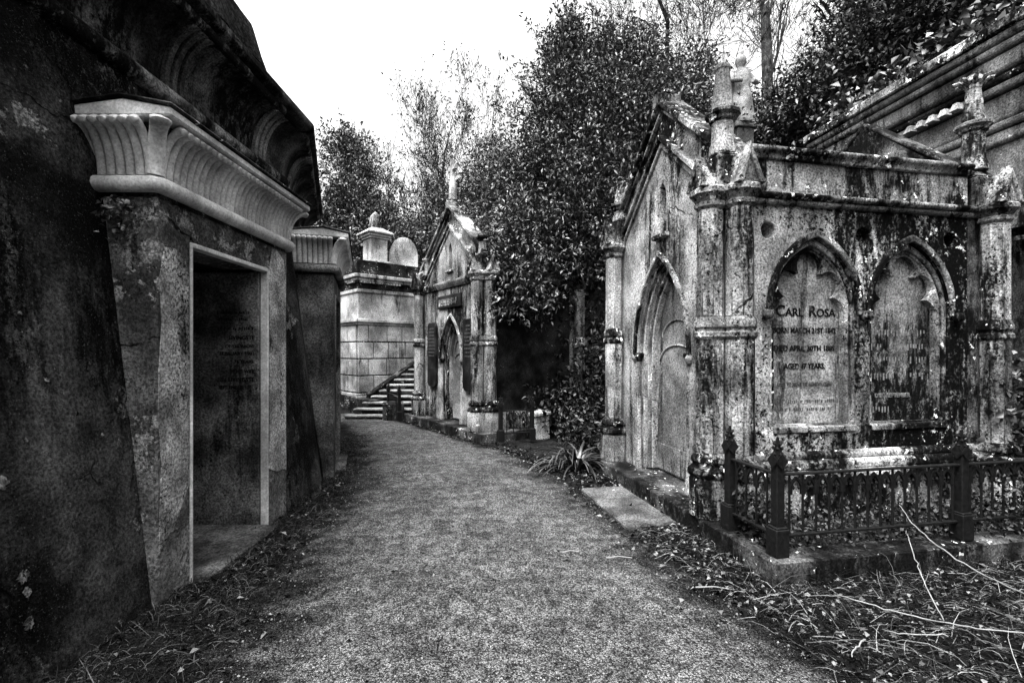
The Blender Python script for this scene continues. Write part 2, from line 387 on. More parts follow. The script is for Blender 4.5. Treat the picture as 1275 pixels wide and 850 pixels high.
def interp(L, t):
    f = t * (len(L) - 1); i = min(int(f), len(L) - 2); f -= i
    return (L[i][0] * (1 - f) + L[i + 1][0] * f, L[i][1] * (1 - f) + L[i + 1][1] * f)
def make_path():
    n, m = 130, 26; v = []; ev = []
    for j in range(n + 1):
        t = j / n; l, r = interp(LEFT, t), interp(RIGHT, t)
        for i in range(m + 1):
            s = i / m; wob = 0.1 * math.sin(j * 0.9 + (0 if s < .5 else 2)) + 0.07 * math.sin(j * 2.3)
            e = abs(2 * s - 1) ** 3
            x = l[0] * (1 - s) + r[0] * s + wob * e; y = l[1] * (1 - s) + r[1] * s
            ev.append(abs(2 * s - 1)); v.append((x, y, 0.006 + 0.035 * (1 - (2 * s - 1) ** 2) + 0.006 * math.sin(x * 5.1 + y * 3) * math.sin(y * 4.3)))
    q = [(j * (m + 1) + i, j * (m + 1) + i + 1, (j + 1) * (m + 1) + i + 1, (j + 1) * (m + 1) + i) for j in range(n) for i in range(m)]
    return tag(link_mesh('path', np_mesh('path', v, q, ev, True), 'gravel'), kind='structure')
make_path()

# ------------------------------------------------------------------ Gothic mausoleum
OCT = math.pi / 8
def buttress(par, x, y, zc, mat='gothic', z0=0.19, r=.93, gab=0.3, face=(0, -1)):
    m = MB().lathe(x, y, [(.20 * r, z0), (.20 * r, .52), (.185 * r, .55)], 8, OCT).build('buttress_plinth', 'gothic_dark', par, 30, 0.008)
    MB().lathe(x, y, [(.2 * r, .55), (.215 * r, .58), (.21 * r, .615), (.17 * r, .64), (.165 * r, .66), (.185 * r, .685), (.18 * r, .715), (.14 * r, .76)], 8, OCT).build('base_moulding', 'trim', par, 30)
    sh = MB().lathe(x, y, [(.136 * r, .76), (.134 * r, 1.76)], 8, OCT).lathe(x, y, [(.13 * r, 1.96), (.126 * r, zc - .14)], 8, OCT).build('shaft', mat, par, 30, 0.006)
    MB().lathe(x, y, [(.134 * r, 1.76), (.156 * r, 1.785), (.156 * r, 1.82), (.138 * r, 1.835), (.138 * r, 1.85), (.153 * r, 1.87), (.153 * r, 1.91), (.13 * r, 1.96)], 8, OCT).build('shaft_band', 'trim', sh, 30)
    MB().lathe(x, y, [(.126 * r, zc - .14), (.15 * r, zc - .115), (.15 * r, zc - .085), (.14 * r, zc - .075), (.18 * r, zc - .02), (.195 * r, zc - .01), (.195 * r, zc + .03), (.17 * r, zc + .05)], 8, OCT).build('capital', 'trim', par, 30)
    if gab:      # steep A-shaped gablet facing outwards, its ridge running back into the corner
        hw, h0, dp = .12 * r, zc + .05, .28; fx_, fy_ = face; sx_, sy_ = -fy_, fx_
        def P(sd, out, z): return (x + sx_ * sd + fx_ * out, y + sy_ * sd + fy_ * out, z)
        MB().add([P(-hw, .15 * r, h0), P(hw, .15 * r, h0), P(0, .13 * r, h0 + gab), P(-hw, -dp, h0), P(hw, -dp, h0), P(0, -dp, h0 + gab)], [(0, 1, 2), (5, 4, 3), (0, 2, 5, 3), (1, 4, 5, 2), (0, 3, 4, 1)]).build('gablet', 'trim', par, None, .008)
        for sd in (-1, 1):
            MB().add([P(sd * (hw + .02), .18 * r, h0 - .01), P(sd * (hw - .03), .18 * r, h0 - .01), P(-sd * .005, .16 * r, h0 + gab - .04), P(-sd * .005, .16 * r, h0 + gab + .05), P(sd * (hw + .02), .05, h0 - .01), P(sd * (hw - .03), .05, h0 - .01), P(-sd * .005, .05, h0 + gab - .04), P(-sd * .005, .05, h0 + gab + .05)],
                     [(0, 1, 2, 3), (7, 6, 5, 4), (0, 4, 5, 1), (1, 5, 6, 2), (2, 6, 7, 3), (3, 7, 4, 0)]).build('gablet_coping', 'trim', par, None, .006)
def pinnacle(par, x, y, z0, zr, zt, flower=False, r=.098, cone=True):
    m = MB().lathe(x, y, [(r * 1.25, z0), (r * 1.2, z0 + .06), (r, z0 + .12), (r * .97, zr - .06)], 8, OCT).build('pinnacle', 'gothic', par, 30, .005)
    MB().lathe(x, y, [(r * .97, zr - .06), (r * 1.2, zr - .045), (r * 1.2, zr - .02), (r * 1.55, zr), (r * 1.55, zr + .025), (r * 1.1, zr + .05)], 12).build('ring', 'trim', m, 30)
    if cone: MB().lathe(x, y, [(r * 1.05, zr + .05), (r * .98, zr + .08), (r * .62, zt - .05), (r * .7, zt - .04), (r * .68, zt), (r * .5, zt + .01)], 8, OCT).build('spirelet', 'gothic', m, 30, .004)
    if flower:
        f = MB().lathe(x, y, [(r * .5, zt), (r * .95, zt + .03), (r * .9, zt + .06), (r * .45, zt + .1)], 8)
        for k in range(8):
            a = k * math.pi / 4; c, s = math.cos(a), math.sin(a)
            f.tube([(x + r * .5 * c, y + r * .5 * s, zt), (x + r * 1.2 * c, y + r * 1.2 * s, zt + .05), (x + r * 1.55 * c, y + r * 1.55 * s, zt + .045), (x + r * 1.5 * c, y + r * 1.5 * s, zt + .02)], [.02, .022, .018, .008], 6)
        f.build('flower_finial', 'gothic', m, 40)

def mausoleum(name, label, loc, rz, x0, x1, y0, y1, zc, zap, dcen, dhw, dspring, dapex, tablets=False, plaque=False, kx=3.6, ky0=0.0, cross=False, lowpar=.42):
    T = thing(name, label, 'mausoleum', loc, rz, 'gothic mausoleums beside the path')
    yc = (y0 + y1) / 2; zb = .19
    fx = lambda p, z, d: (d, p, z)           # facade plate: p along y, depth along x
    fy = lambda p, z, d: (p, d, z)           # side plate: p along x, depth along y
    # kerb: two strips and a raised floor
    MB().box(0, .34, ky0 + .003, y1 + .4, -.1, zb).build('plinth_kerb', 'kerb', T, None, .012)
    MB().box(.343, x0 + .5, y0 + .32, y1 + .1, -.1, zb - .002).build('door_sill', 'kerb', T)
    MB().box(.343, kx, ky0, ky0 + .22, -.1, zb - .003).build('plinth_kerb', 'kerb', T, None, .012)
    MB().box(.343, kx, ky0 + .223, y0 + .3, -.1, zb - .07).build('plinth_bed', 'soil', T)
    MB().box(x0 - .02, x1 + .1, y0 - .04, y0 + .12, zb - .08, .5).build('base_course', 'gothic_dark', T, None, .01)
    MB().box(x0, x1 + .1, y1 - .1, y1 + .06, zb - .08, .5).build('base_course', 'gothic_dark', T, None, .01)
    # facade with door and gable lancet
    rise = (zap - zc) / (yc - y0)
    door = pointed(dcen, dhw, zb, dspring, dapex, 12)
    outer = [(y0, zb), (dcen - dhw, zb)] + door[1:-1] + [(dcen + dhw, zb), (y1, zb), (y1, zc), (yc, zap - .42), (y0, zc)]
    lz = zc - .06 if not plaque else zc + .28
    lanc = pointed(yc, .085 if not plaque else .07, lz, lz + .38, lz + .58, 6)
    MB().plate(outer, [lanc], x0, x0 + .2, fx).build('facade_wall', 'gothic', T, None, .008)
    lw = MB().plate(pointed(yc, .1, lz - .02, lz + .38, lz + .6, 6), [], x0 + .12, x0 + .14, fx).build('lancet_recess', 'gothic_dark', T)
    MB().bar((x0 - .01, yc - .15, lz - .03), (x0 - .01, yc + .15, lz - .03), .05, .1, (0, 0, 1)).build('lancet_sill', 'trim', T, None, .008)
    # rakes: lower moulding, parapet, coping, on facade and rear gable
    for xx, front in ((x0, True), (x1 - .2, False)):
        for sgn, ye in ((-1, y0 - .02), (1, y1 + .02)):
            foot = Vector((0, ye, zc + .0)); top = Vector((0, yc, zap - .42)); off = Vector((0, 0, .42))
            nm = MB()
            nm.add([(xx + .02, ye, zc - .02), (xx + .02, yc, zap - .44), (xx + .02, yc, zap - .05), (xx + .02, ye, zc + .3), (xx + .2, ye, zc - .02), (xx + .2, yc, zap - .44), (xx + .2, yc, zap - .05), (xx + .2, ye, zc + .3)],
                   [(0, 1, 2, 3), (7, 6, 5, 4), (0, 4, 5, 1), (1, 5, 6, 2), (2, 6, 7, 3), (3, 7, 4, 0)])
            nm.build('gable_parapet', 'wedge' if not front else 'trim', T)
            def rk(z, o0, o1, h):
                d = MB(); zf = z
                d.add([(xx + o0, ye, zc + zf), (xx + o0, yc, zap - .42 + zf), (xx + o0, yc, zap - .42 + zf + h), (xx + o0, ye, zc + zf + h),
                       (xx + o1, ye, zc + zf), (xx + o1, yc, zap - .42 + zf), (xx + o1, yc, zap - .42 + zf + h), (xx + o1, ye, zc + zf + h)],
                      [(0, 1, 2, 3), (7, 6, 5, 4), (0, 4, 5, 1), (1, 5, 6, 2), (2, 6, 7, 3), (3, 7, 4, 0)]); return d
            (rk(.36, -.07, .25, .09) if front else rk(.36, .0, .22, .05)).build('gable_coping', 'trim' if front else 'wedge', T, None, .012)
            if front:
                rk(-.03, -.06, .1, .07).build('rake_moulding', 'trim', T, None, .01)
                rk(-.12, -.03, .1, .06).build('rake_moulding', 'gothic', T, None, .01)
                rk(.3, -.02, .1, .04).build('rake_moulding', 'gothic_dark', T, None, .006)
    MB().add([(x1 - .2, y0, zb), (x1 - .2, y1, zb), (x1 - .2, y1, zc), (x1 - .2, yc, zap - .42), (x1 - .2, y0, zc), (x1, y0, zb), (x1, y1, zb), (x1, y1, zc), (x1, yc, zap - .42), (x1, y0, zc)],
                [(0, 1, 2, 3, 4), (9, 8, 7, 6, 5), (0, 5, 6, 1), (1, 6, 7, 2), (2, 7, 8, 3), (3, 8, 9, 4), (4, 9, 5, 0)]).build('rear_wall', 'wedge', T)
    # apex stone / cross finial
    a = MB().box(x0 - .09, x0 + .2, yc - .07, yc + .07, zap - .1, zap + .06).lathe(x0 + .06, yc, [(.1, zap + .06), (.07, zap + .11), (.02, zap + .15)], 6)
    a.build('apex_stone', 'trim', T, None, .02)
    if cross:
        zz = zap + .1
        MB().lathe(x0 + .06, yc, [(.1, zz), (.085, zz + .25), (.055, zz + .5)], 8).box(x0 + .02, x0 + .1, yc - .045, yc + .045, zz + .5, zz + .86).box(x0 + .022, x0 + .098, yc - .16, yc + .16, zz + .63, zz + .72).build('cross_finial', 'ashlar', T, 40, .006)
    # side walls
    wz = zc - .05
    holes = []; xm = (x0 + x1) / 2
    if tablets:
        tc = (xm - .54, xm + .54)
        holes = [pointed(c, .47, .95, 2.05, 2.71, 10) for c in tc] + [circle(c, 2.76, .075) for c in (xm - 1.03, xm, xm + 1.03)]
    MB().plate([(x0 + .203, zb), (x1 - .203, zb), (x1 - .203, wz), (x0 + .203, wz)], holes, y0, y0 + (.24 if tablets else .16), fy).build('side_wall', 'crust' if tablets else 'slate', T, None, .008)  # plain wall is near-black: shade under the laurel put into its colour
    MB().box(x0 + .203, x1 - .203, y1 - .16, y1, zb, wz).build('side_wall', 'gothic_dark', T)
    if tablets:
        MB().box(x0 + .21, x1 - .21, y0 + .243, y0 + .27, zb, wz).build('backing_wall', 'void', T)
        for i, c in enumerate(tc):
            # hood and inner mouldings
            for hw_o, hw_i, za_o, za_i, d0, d1, mt in ((.52, .472, 2.785, 2.713, -.04, .0, 'trim'), (.472, .43, 2.713, 2.655, .025, .12, 'gothic_dark'), (.43, .4, 2.655, 2.615, .05, .12, 'trim')):
                zbot = 2.0 if d0 < 0 else .95
                o_ = pointed(c, hw_o, zbot, 2.05, za_o, 10); i_ = pointed(c, hw_i, zbot, 2.05, za_i, 10)
                MB().strip(o_, i_, y0 + d0, y0 + d1, fy).build('tablet_arch', mt, T, None, .008)
            # cusped tracery: star-shaped union of foils
            cz = 2.2; pts = []
            def exitd(ang):
                dx, dz = math.cos(ang), math.sin(ang); best = .225
                for ox, oz, rr in ((0, 2.455, .135), (-.215, 2.285, .13), (.215, 2.285, .13), (-.255, 2.03, .13), (.255, 2.03, .13)):
                    bx, bz = ox, oz - cz; b_ = bx * dx + bz * dz; q = rr * rr - (bx * bx + bz * bz - b_ * b_)
                    if q > 0: best = max(best, b_ + math.sqrt(q))
                if dz < 0:      # rectangle below
                    t = min((.385 / abs(dx)) if abs(dx) > 1e-6 else 9, (cz - .97) / -dz)
                    if cz + dz * t < 2.06: best = max(best, t)
                return best
            N_ = 140
            for k in range(N_):
                an = math.pi / 2 + 2 * math.pi * (k + .5) / N_; r_ = exitd(an); pts.append((c + r_ * math.cos(an), cz + r_ * math.sin(an)))
            arch = pointed(c, .42, .95, 2.05, 2.63, 10); ring_o = []
            for k in range(N_):
                an = math.pi / 2 + 2 * math.pi * (k + .5) / N_; dx, dz = math.cos(an), math.sin(an); far = 9
                for (ax, az_), (bx, bz) in zip(arch, arch[1:] + arch[:1]):
                    ex, ez = bx - ax, bz - az_; den = dx * ez - dz * ex
                    if abs(den) < 1e-9: continue
                    t_ = ((ax - c) * ez - (az_ - cz) * ex) / den; u_ = ((ax - c) * dz - (az_ - cz) * dx) / den
                    if t_ > 0 and -1e-6 <= u_ <= 1 + 1e-6: far = min(far, t_)
                ring_o.append((c + dx * far, cz + dz * far))
            vs = [fy(p, z, d) for d in (y0 + .06, y0 + .118) for loop in (pts, ring_o) for p, z in loop]; fs = []
            for k in range(N_):
                k2 = (k + 1) % N_; fs += [(k, k2, N_ + k2, N_ + k), (2 * N_ + k, 3 * N_ + k, 3 * N_ + k2, 2 * N_ + k2), (k, 2 * N_ + k, 2 * N_ + k2, k2), (N_ + k, N_ + k2, 3 * N_ + k2, 3 * N_ + k)]
            MB().add(vs, fs).build('cusped_tracery', 'trim', T)
            tb = MB().box(c - .41, c + .41, y0 + .12, y0 + .16, .96, 2.62).build('inscribed_tablet', 'tablet' if i == 0 else 'tablet_worn', T)
            MB().bar((c - .44, y0 + .05, .93), (c + .44, y0 + .05, .93), .14, .06, (0, 1, 0)).build('tablet_sill', 'trim', T, None, .01)
            ty = y0 + .117; rt = (R(90), 0, 0)
            if i == 0:
                nm_ = [('C', .15, -.265, .095), ('ARL', .11, -.115, .2), ('R', .15, .085, .085), ('OSA', .11, .235, .21)]
                for s_, z_, o, fw in nm_: letters(s_, z_, tb, (c + o, ty, 1.99), rt, 'ink', fit=fw)
                letters('BORN MARCH 21ST 1842', .075, tb, (c, ty, 1.83), rt, 'ink', fit=.69)['kind'] = 'stuff'; tag(letters('DIED APRIL 30TH 1889', .075, tb, (c, ty, 1.66), rt, 'ink', fit=.67), kind='stuff')
                letters('AGED 47 YEARS.', .075, tb, (c, ty, 1.49), rt, 'ink', fit=.45)['kind'] = 'stuff'
                letters('LOST TO SIGHT TO MEMORY DEAR', .045, tb, (c, ty, 1.33), rt, 'worn_ink', fit=.6)
                for zrow, n_ in ((1.165, 30), (1.09, 28)):
                    q = MB()
                    for k in range(n_):
                        if random.random() < .16: continue
                        xk = c - .34 + .68 * k / n_; hh = random.choice((.024, .03, .03)); q.box(xk, xk + random.choice((.006, .013)), ty - .002, ty + .004, zrow, zrow + hh)
                    tag(q.build('worn_lettering', 'worn_ink', tb), kind='stuff')
            else:
                letters('DIED SEPTEMBER', .06, tb, (c - .07, ty, 1.2), rt, 'pale_letter', fit=.42)
                for zrow, n_ in ((1.93, 9), (1.8, 19), (1.66, 18), (1.53, 20), (1.37, 18), (1.04, 7)):
                    q = MB()
                    for k in range(n_):
                        if random.random() < .15: continue
                        xk = c - .018 * n_ + .036 * k + random.uniform(-.003, .003) - (.18 if n_ == 7 else 0); hh = random.uniform(.03, .07)
                        q.box(xk, xk + random.uniform(.005, .016), ty - .002, ty + .004, zrow + .07 - hh, zrow + .07)
                    tag(q.build('worn_lettering', 'pale_letter', tb), kind='stuff')
        for px_, pz_ in ((tc[0] - .53, 1.99), (xm, 1.99), (tc[1] + .53, 1.99)):
            MB().lathe(px_, y0 - .045, [(.015, pz_ - .045), (.04, pz_ - .03), (.048, pz_), (.038, pz_ + .035), (.015, pz_ + .045)], 8).build('label_stop', 'gothic_dark', T, 50)
        zz = .5
        for a0, h_ in ((.11, .07), (.08, .09), (.05, .07)):
            MB().prism((x0 + .1, y0), (x1 - .1, y0), (0, -1), (0, -1), [(0, zz), (a0, zz), (a0, zz + h_ * .6), (a0 - .03, zz + h_), (0, zz + h_)]).build('base_moulding', 'trim', T, None, .008); zz += h_ + .002
    # string course and parapet on the near side and far side
    for yy, s_ in ((y0, -1), (y1, 1)):
        for (o0, za_, zb_, mt) in ((.05, zc - .06, zc - .015, 'gothic'), (.09, zc - .012, zc + .035, 'trim')):
            MB().prism((x0 + .05, yy), (x1 + .05, yy), (0, s_), (0, s_), [(-.16, za_), (o0 - .02, za_), (o0, za_ + .02), (o0, zb_), (-.16, zb_ + .01)]).build('string_course', mt, T, None, .006)
        MB().prism((x0 + .205, yy), (x1 - .205, yy), (0, s_), (0, s_), [(-.15, zc + .046), (.0, zc + .036), (.0, zc + lowpar - .07), (-.15, zc + lowpar - .07)]).build('parapet', 'gothic_dark', T)
        MB().prism((x0 + .205, yy), (x1 - .205, yy), (0, s_), (0, s_), [(-.2, zc + lowpar - .068), (.03, zc + lowpar - .068), (.04, zc + lowpar - .03), (.08, zc + lowpar), (.08, zc + lowpar + .03), (-.03, zc + lowpar + .06), (-.2, zc + lowpar + .05)]).build('parapet_coping', 'trim', T, None, .008)
    MB().box(x0 + .205, x1 - .205, y0 + .28, y1 - .16, zc - .1, zc + .12).build('roof', 'gothic_dark', T)
    # door: receding orders, shafts, leaf
    dep = .0
    orders = [(dhw + .05, dhw, -.035, .01, 'trim'), (dhw + .0, dhw - .035, .03, .3, 'gothic_dark'), (dhw - .035, dhw - .07, .07, .3, 'gothic'), (dhw - .07, dhw - .105, .11, .32, 'gothic_dark'), (dhw - .105, dhw - .13, .15, .36, 'gothic')]
    for k, (ho, hi, d0, d1, mt) in enumerate(orders):
        zo, zi = dapex + (ho - dhw) * 1.35, dapex + (hi - dhw) * 1.35
        zbot = dspring - .02 if k == 0 else zb + .002 * k
        o_ = pointed(dcen, ho, zbot, dspring, zo, 12); i_ = pointed(dcen, hi, zbot, dspring, zi, 12)
        MB().strip(o_, i_, x0 + d0, x0 + d1, fx).build('door_arch', mt, T, None, .008)
    for s_ in (-1, 1):
        yy = dcen + s_ * (dhw - .03)
        MB().lathe(x0 + .02, yy, [(.045, zb), (.045, zb + .12), (.03, zb + .16), (.026, dspring - .1), (.03, dspring - .09)], 10).build('jamb_shaft', 'gothic', T, 40)
        MB().lathe(x0 + .02, yy, [(.03, dspring - .09), (.04, dspring - .06), (.06, dspring - .02), (.06, dspring + .01), (.045, dspring + .02)], 10).build('jamb_capital', 'trim', T, 40)
        MB().lathe(x0 - .015, dcen + s_ * (dhw + .03), [(.015, dspring - .09), (.038, dspring - .06), (.042, dspring - .03), (.02, dspring + .0)], 8).build('label_stop', 'gothic_dark', T, 50)
    hi = dhw - .13; zi = dapex - .13 * 1.35
    dl = pointed(dcen, hi + .01, zb + .01, dspring, zi, 10)
    if tablets:      # broken near edge of the door
        dl = [(p + (.05 + .03 * math.sin(z * 9) + .02 * math.sin(z * 23) if (p < dcen - .1 and z < 2.35) else 0), z) for p, z in dl]
        extra = []
        for (p, z), (p2, z2) in zip(dl, dl[1:] + dl[:1]): extra.append((p, z))
        lft = [(dcen - hi - .01 + .05 + .025 * math.sin(z * 7) + .02 * math.sin(z * 19), z) for z in np.linspace(zb + .02, dspring - .05, 14)]
        dl = [dl[0]] + lft + dl[2:]
    D = MB().plate(dl, [], x0 + .22, x0 + .26, fx).build('door', 'door', T, None, .005)
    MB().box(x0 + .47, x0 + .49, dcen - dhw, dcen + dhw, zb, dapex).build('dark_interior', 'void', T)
    MB().box(x0 + .206, x0 + .219, dcen - hi + .1, dcen + hi - .02, zb + .03, zb + .34).build('kick_panel', 'door', D, None, .006)
    for zz, ww in ((dspring - .03, hi - .08), (dspring + .26, hi - .14)):
        q = MB()
        for s_ in (-1, 1):
            q.tube([(x0 + .215, dcen + s_ * (ww * math.sin(t)), zz + .2 * math.cos(t) - .06) for t in np.linspace(0, 1.75, 9)], .014, 6)
        q.build('door_tracery', 'gothic', D, 60)
    if plaque:
        MB().tube([(x0 + .21, dcen - hi + .09, 1.2), (x0 + .18, dcen - hi + .09, 1.2), (x0 + .18, dcen - hi + .09, 1.12), (x0 + .21, dcen - hi + .09, 1.1)], .016, 6).lathe(x0 + .2, dcen - hi + .09, [(.03, 1.0), (.04, 1.03), (.03, 1.06)], 8).build('handle', 'metal', D)
        # horizontal string across the facade, name plaque, two slate panels
        MB().prism((x0, y0 - .1), (x0, y1 + .1), (-1, 0), (-1, 0), [(-.02, zc - .1), (.03, zc - .1), (.06, zc - .05), (.08, zc), (.08, zc + .04), (-.02, zc + .07)]).build('facade_string', 'gothic_dark', T, None, .008)
        MB().box(x0 - .05, x0 + .0, dcen - .5, dcen + .55, zc - .52, zc - .25).build('plaque_frame', 'slate', T, None, .01)
        pl = MB().box(x0 - .058, x0 - .051, dcen - .4, dcen + .46, zc - .47, zc - .33).build('name_plaque', 'gothic', T)
        q = MB()
        for zrow, n_ in ((zc - .44, 16), (zc - .37, 10)):
            for k in range(n_):
                yk = dcen + .03 - .022 * n_ + .044 * k; q.box(x0 - .062, x0 - .058, yk, yk + random.uniform(.012, .03), zrow, zrow + .04)
        tag(q.build('worn_lettering', 'worn_ink', pl), kind='stuff')
        for s_ in (-1, 1):
            cy = dcen + s_ * (dhw + .36)
            p = MB().plate([(cy - .22, .95), (cy - .15, .88), (cy + .15, .88), (cy + .22, .95), (cy + .22, 2.22), (cy + .15, 2.3), (cy - .15, 2.3), (cy - .22, 2.22)], [], x0 - .06, x0 - .0, fx).build('memorial_panel', 'slate', T, None, .012)
            q = MB()
            for zrow in np.arange(1.55, 2.2, .075):
                n_ = random.randint(5, 9)
                for k in range(n_):
                    yk = cy - .018 * n_ + .036 * k; q.box(x0 - .0635, x0 - .06, yk, yk + random.uniform(.01, .024), zrow, zrow + .032)
            tag(q.build('worn_lettering', 'worn_ink', p), kind='stuff')
    # buttresses: paired at the near corner
    buttress(T, .15, y0 + .03, zc, face=(-1, 0), gab=.24); buttress(T, .35, y0 - .1, zc)
    buttress(T, x1 - .01, y0 - .1, zc); buttress(T, .2, y1 - .05, zc, face=(-1, 0)); buttress(T, x1 - .01, y1 + .05, zc, face=(0, 1))
    for (bx, by) in ((.3, y0 + .06), (x1 - .04, y0 + .06), (.32, y1 - .06)):
        MB().box(bx - .14, bx + .14, by - .14, by + .14, zc + .04, zc + .34).add([(bx - .14, by - .14, zc + .342), (bx + .14, by - .14, zc + .342), (bx + .14, by + .14, zc + .342), (bx - .14, by + .14, zc + .342), (bx, by, zc + .5)], [(0, 1, 4), (1, 2, 4), (2, 3, 4), (3, 0, 4), (3, 2, 1, 0)]).build('corner_block', 'trim', T, None, .012)
    return T

RZM = R(11.03)
MT = mausoleum('gothic_mausoleum', 'large lichen-stained stone mausoleum with two inscribed arched tablets behind iron railings', (1.82, 3.33, 0), RZM,
               .3, 3.19, .95, 3.3, 3.05, 4.5, 2.18, .6, 1.62, 2.74, tablets=True, kx=3.7)
pinnacle(MT, .285, 1.0, 3.42, 3.78, 4.24); pinnacle(MT, 3.13, 1.0, 3.48, 3.93, 4.36, True); pinnacle(MT, .3, 3.24, 3.42, 3.62, 3.95)
RZN = R(34.8)
NTM = mausoleum('gothic_mausoleum', 'smaller gabled stone mausoleum with cross finial and two dark slate panels beside its door', (-.55, 8.55, 0), RZN,
                .3, 2.6, .35, 3.15, 3.1, 4.75, 1.72, .46, 1.5, 2.4, plaque=True, kx=2.8, cross=True, ky0=0.0)
pinnacle(NTM, .3, .42, 3.45, 3.78, 3.8, cone=False, r=.085); pinnacle(NTM, .32, 2.9, 3.4, 3.75, 3.77, cone=False, r=.085)

ds = MB().box(-.54, -.02, 1.22, 2.5, -.03, .05).build('door_step', 'slab', None, None, .015, (1.82, 3.33, 0), (0, 0, RZM))
tag(ds, 'flat worn stone slab on the gravel before the large mausoleum door', 'step')

# ------------------------------------------------------------------ iron railings
def railing(label, loc, rz, runs, posts, z0=.19, zt=.77, zbr=.33, space=.108):
    T = thing('iron_railing', label, 'railing', loc, rz, 'iron grave railings')
    for x, y in posts:
        p = MB().box(x - .055, x + .055, y - .055, y + .055, z0, z0 + .2).box(x - .048, x + .048, y - .048, y + .048, z0 + .2, z0 + .215).box(x - .033, x + .033, y - .033, y + .033, z0 + .215, zt + .1).build('post', 'iron', T, None, .006)
        f = MB()
        for a in range(4):
            c, s = (1, 0, -1, 0)[a], (0, 1, 0, -1)[a]
            f.add([(x + c * .045 - s * .05, y + s * .045 + c * .05, zt + .1), (x + c * .045 + s * .05, y + s * .045 - c * .05, zt + .1), (x + c * .045, y + s * .045, zt + .16), (x, y, zt + .12), (x + c * .045, y + s * .045, zt + .045)], [(0, 1, 2), (0, 2, 3), (2, 1, 3), (0, 4, 1)])
        f.lathe(x, y, [(.045, zt + .1), (.02, zt + .2), (.008, zt + .27)], 4, math.pi / 4)
        for k, zz in enumerate((zt + .15, zt + .19, zt + .225)):
            for a in range(4):
                an = a * math.pi / 2 + k * math.pi / 4; f.lathe(x + .028 * math.cos(an), y + .028 * math.sin(an), [(.004, zz - .012), (.014, zz), (.004, zz + .014)], 5)
        f.build('finial', 'iron', p)
    bal = MB().lathe(0, 0, [(.009, zbr), (.009, zt - .01)], 6).mesh('baluster')
    hs = space / 2
    am = MB()
    pts = pointed(0, hs - .004, zt - .15, zt - .11, zt - .02, 5); pin = pointed(0, hs - .018, zt - .15, zt - .11, zt - .042, 5)
    am.strip(pts, pin, -.008, .008, lambda p, z, d: (p, d, z))
    for s in (-1, 1): am.lathe(s * .021, 0, [(.003, zt - .115), (.011, zt - .1), (.003, zt - .085)], 6)
    arc = am.mesh('tracery_arch')
    for (xa, ya), (xb, yb) in runs:
        L = math.hypot(xb - xa, yb - ya); dx, dy = (xb - xa) / L, (yb - ya) / L; an = math.atan2(dy, dx)
        MB().bar((xa, ya, zt), (xb, yb, zt), .036, .017, (-dy, dx, 0)).build('top_rail', 'iron', T, None, .004)
        MB().bar((xa, ya, zbr), (xb, yb, zbr), .035, .02, (-dy, dx, 0)).build('bottom_rail', 'iron', T, None, .004)
        n = max(1, int(L / space))
        for k in range(n):
            t = (k + .5) * L / n; link_mesh('baluster', bal, 'iron', T, (xa + dx * t, ya + dy * t, 0))
            if k < n - 1: link_mesh('tracery_arch', arc, 'iron', T, (xa + dx * (t + L / n / 2), ya + dy * (t + L / n / 2), 0), (0, 0, an))
    return T
railing('low black gothic iron railing on the kerb before the inscribed tablets', (1.82, 3.33, 0), RZM,
        [((.15, .11), (1.72, .11)), ((1.78, .11), (3.45, .11)), ((.11, .16), (.11, .62))], [(.11, .11), (1.75, .11), (.11, .65), (3.48, .11)])
railing('low iron railing right of the smaller mausoleum beside the white marker', (-.2, 8.55, 0), R(20), [((.05, 0), (.56, 0))], [(.0, 0), (.6, 0)], .06, .6, .2)
railing('low iron railing left of the smaller mausoleum by the stone steps', (-2.62, 11.2, 0), R(118), [((.05, 0), (1.0, 0))], [(.0, 0), (1.04, 0)], .06, .62, .2)

# ------------------------------------------------------------------ circular Egyptian vault on the left
def rotv(deg): return (-math.sin(R(deg)), math.cos(R(deg)))       # direction of a facet turned deg to the left
P1, P2 = (-2.33, 1.9), (-2.33, 5.88); FL = 3.9
d2, d3 = rotv(20), rotv(40); d0, dm = rotv(-20), rotv(-40)
P3 = (P2[0] + FL * d2[0], P2[1] + FL * d2[1]); P4 = (P3[0] + FL * d3[0], P3[1] + FL * d3[1])
P0 = (P1[0] - FL * d0[0], P1[1] - FL * d0[1]); PM = (P0[0] - FL * dm[0], P0[1] - FL * dm[1])
ring = [(PM, P0, -40), (P0, P1, -20), (P1, P2, 0), (P2, P3, 20), (P3, P4, 40)]
nrm = lambda deg: (math.cos(R(deg)), math.sin(R(deg)))
def mitre(a, b):
    n1, n2 = nrm(a), nrm(b); k = 1 + n1[0] * n2[0] + n1[1] * n2[1]; return ((n1[0] + n2[0]) / k, (n1[1] + n2[1]) / k)
VT = thing('circular_vault', 'soot-black circular vault building with flared cavetto cornice along the left of the path', 'tomb building', (-2.33, 3.9, 0))
VO = Vector((-2.33, 3.9, 0))
def vpart(mb, name, mat, **k):
    mb.v = [(x - VO.x, y - VO.y, z) for x, y, z in mb.v]; return mb.build(name, mat, VT, **k)
doors = {0: (1.22 + .12, 1.22 + 1.68), 20: (.32 + .12, .32 + 1.68)}      # distance along the facet where a doorway breaks the wall
WZ = 3.62; bat = lambda z: -.12 * z
cav = [(-.43 + .26 * (1 - math.cos(t)), 3.77 + .45 * math.sin(t)) for t in np.linspace(0, math.pi / 2, 10)]
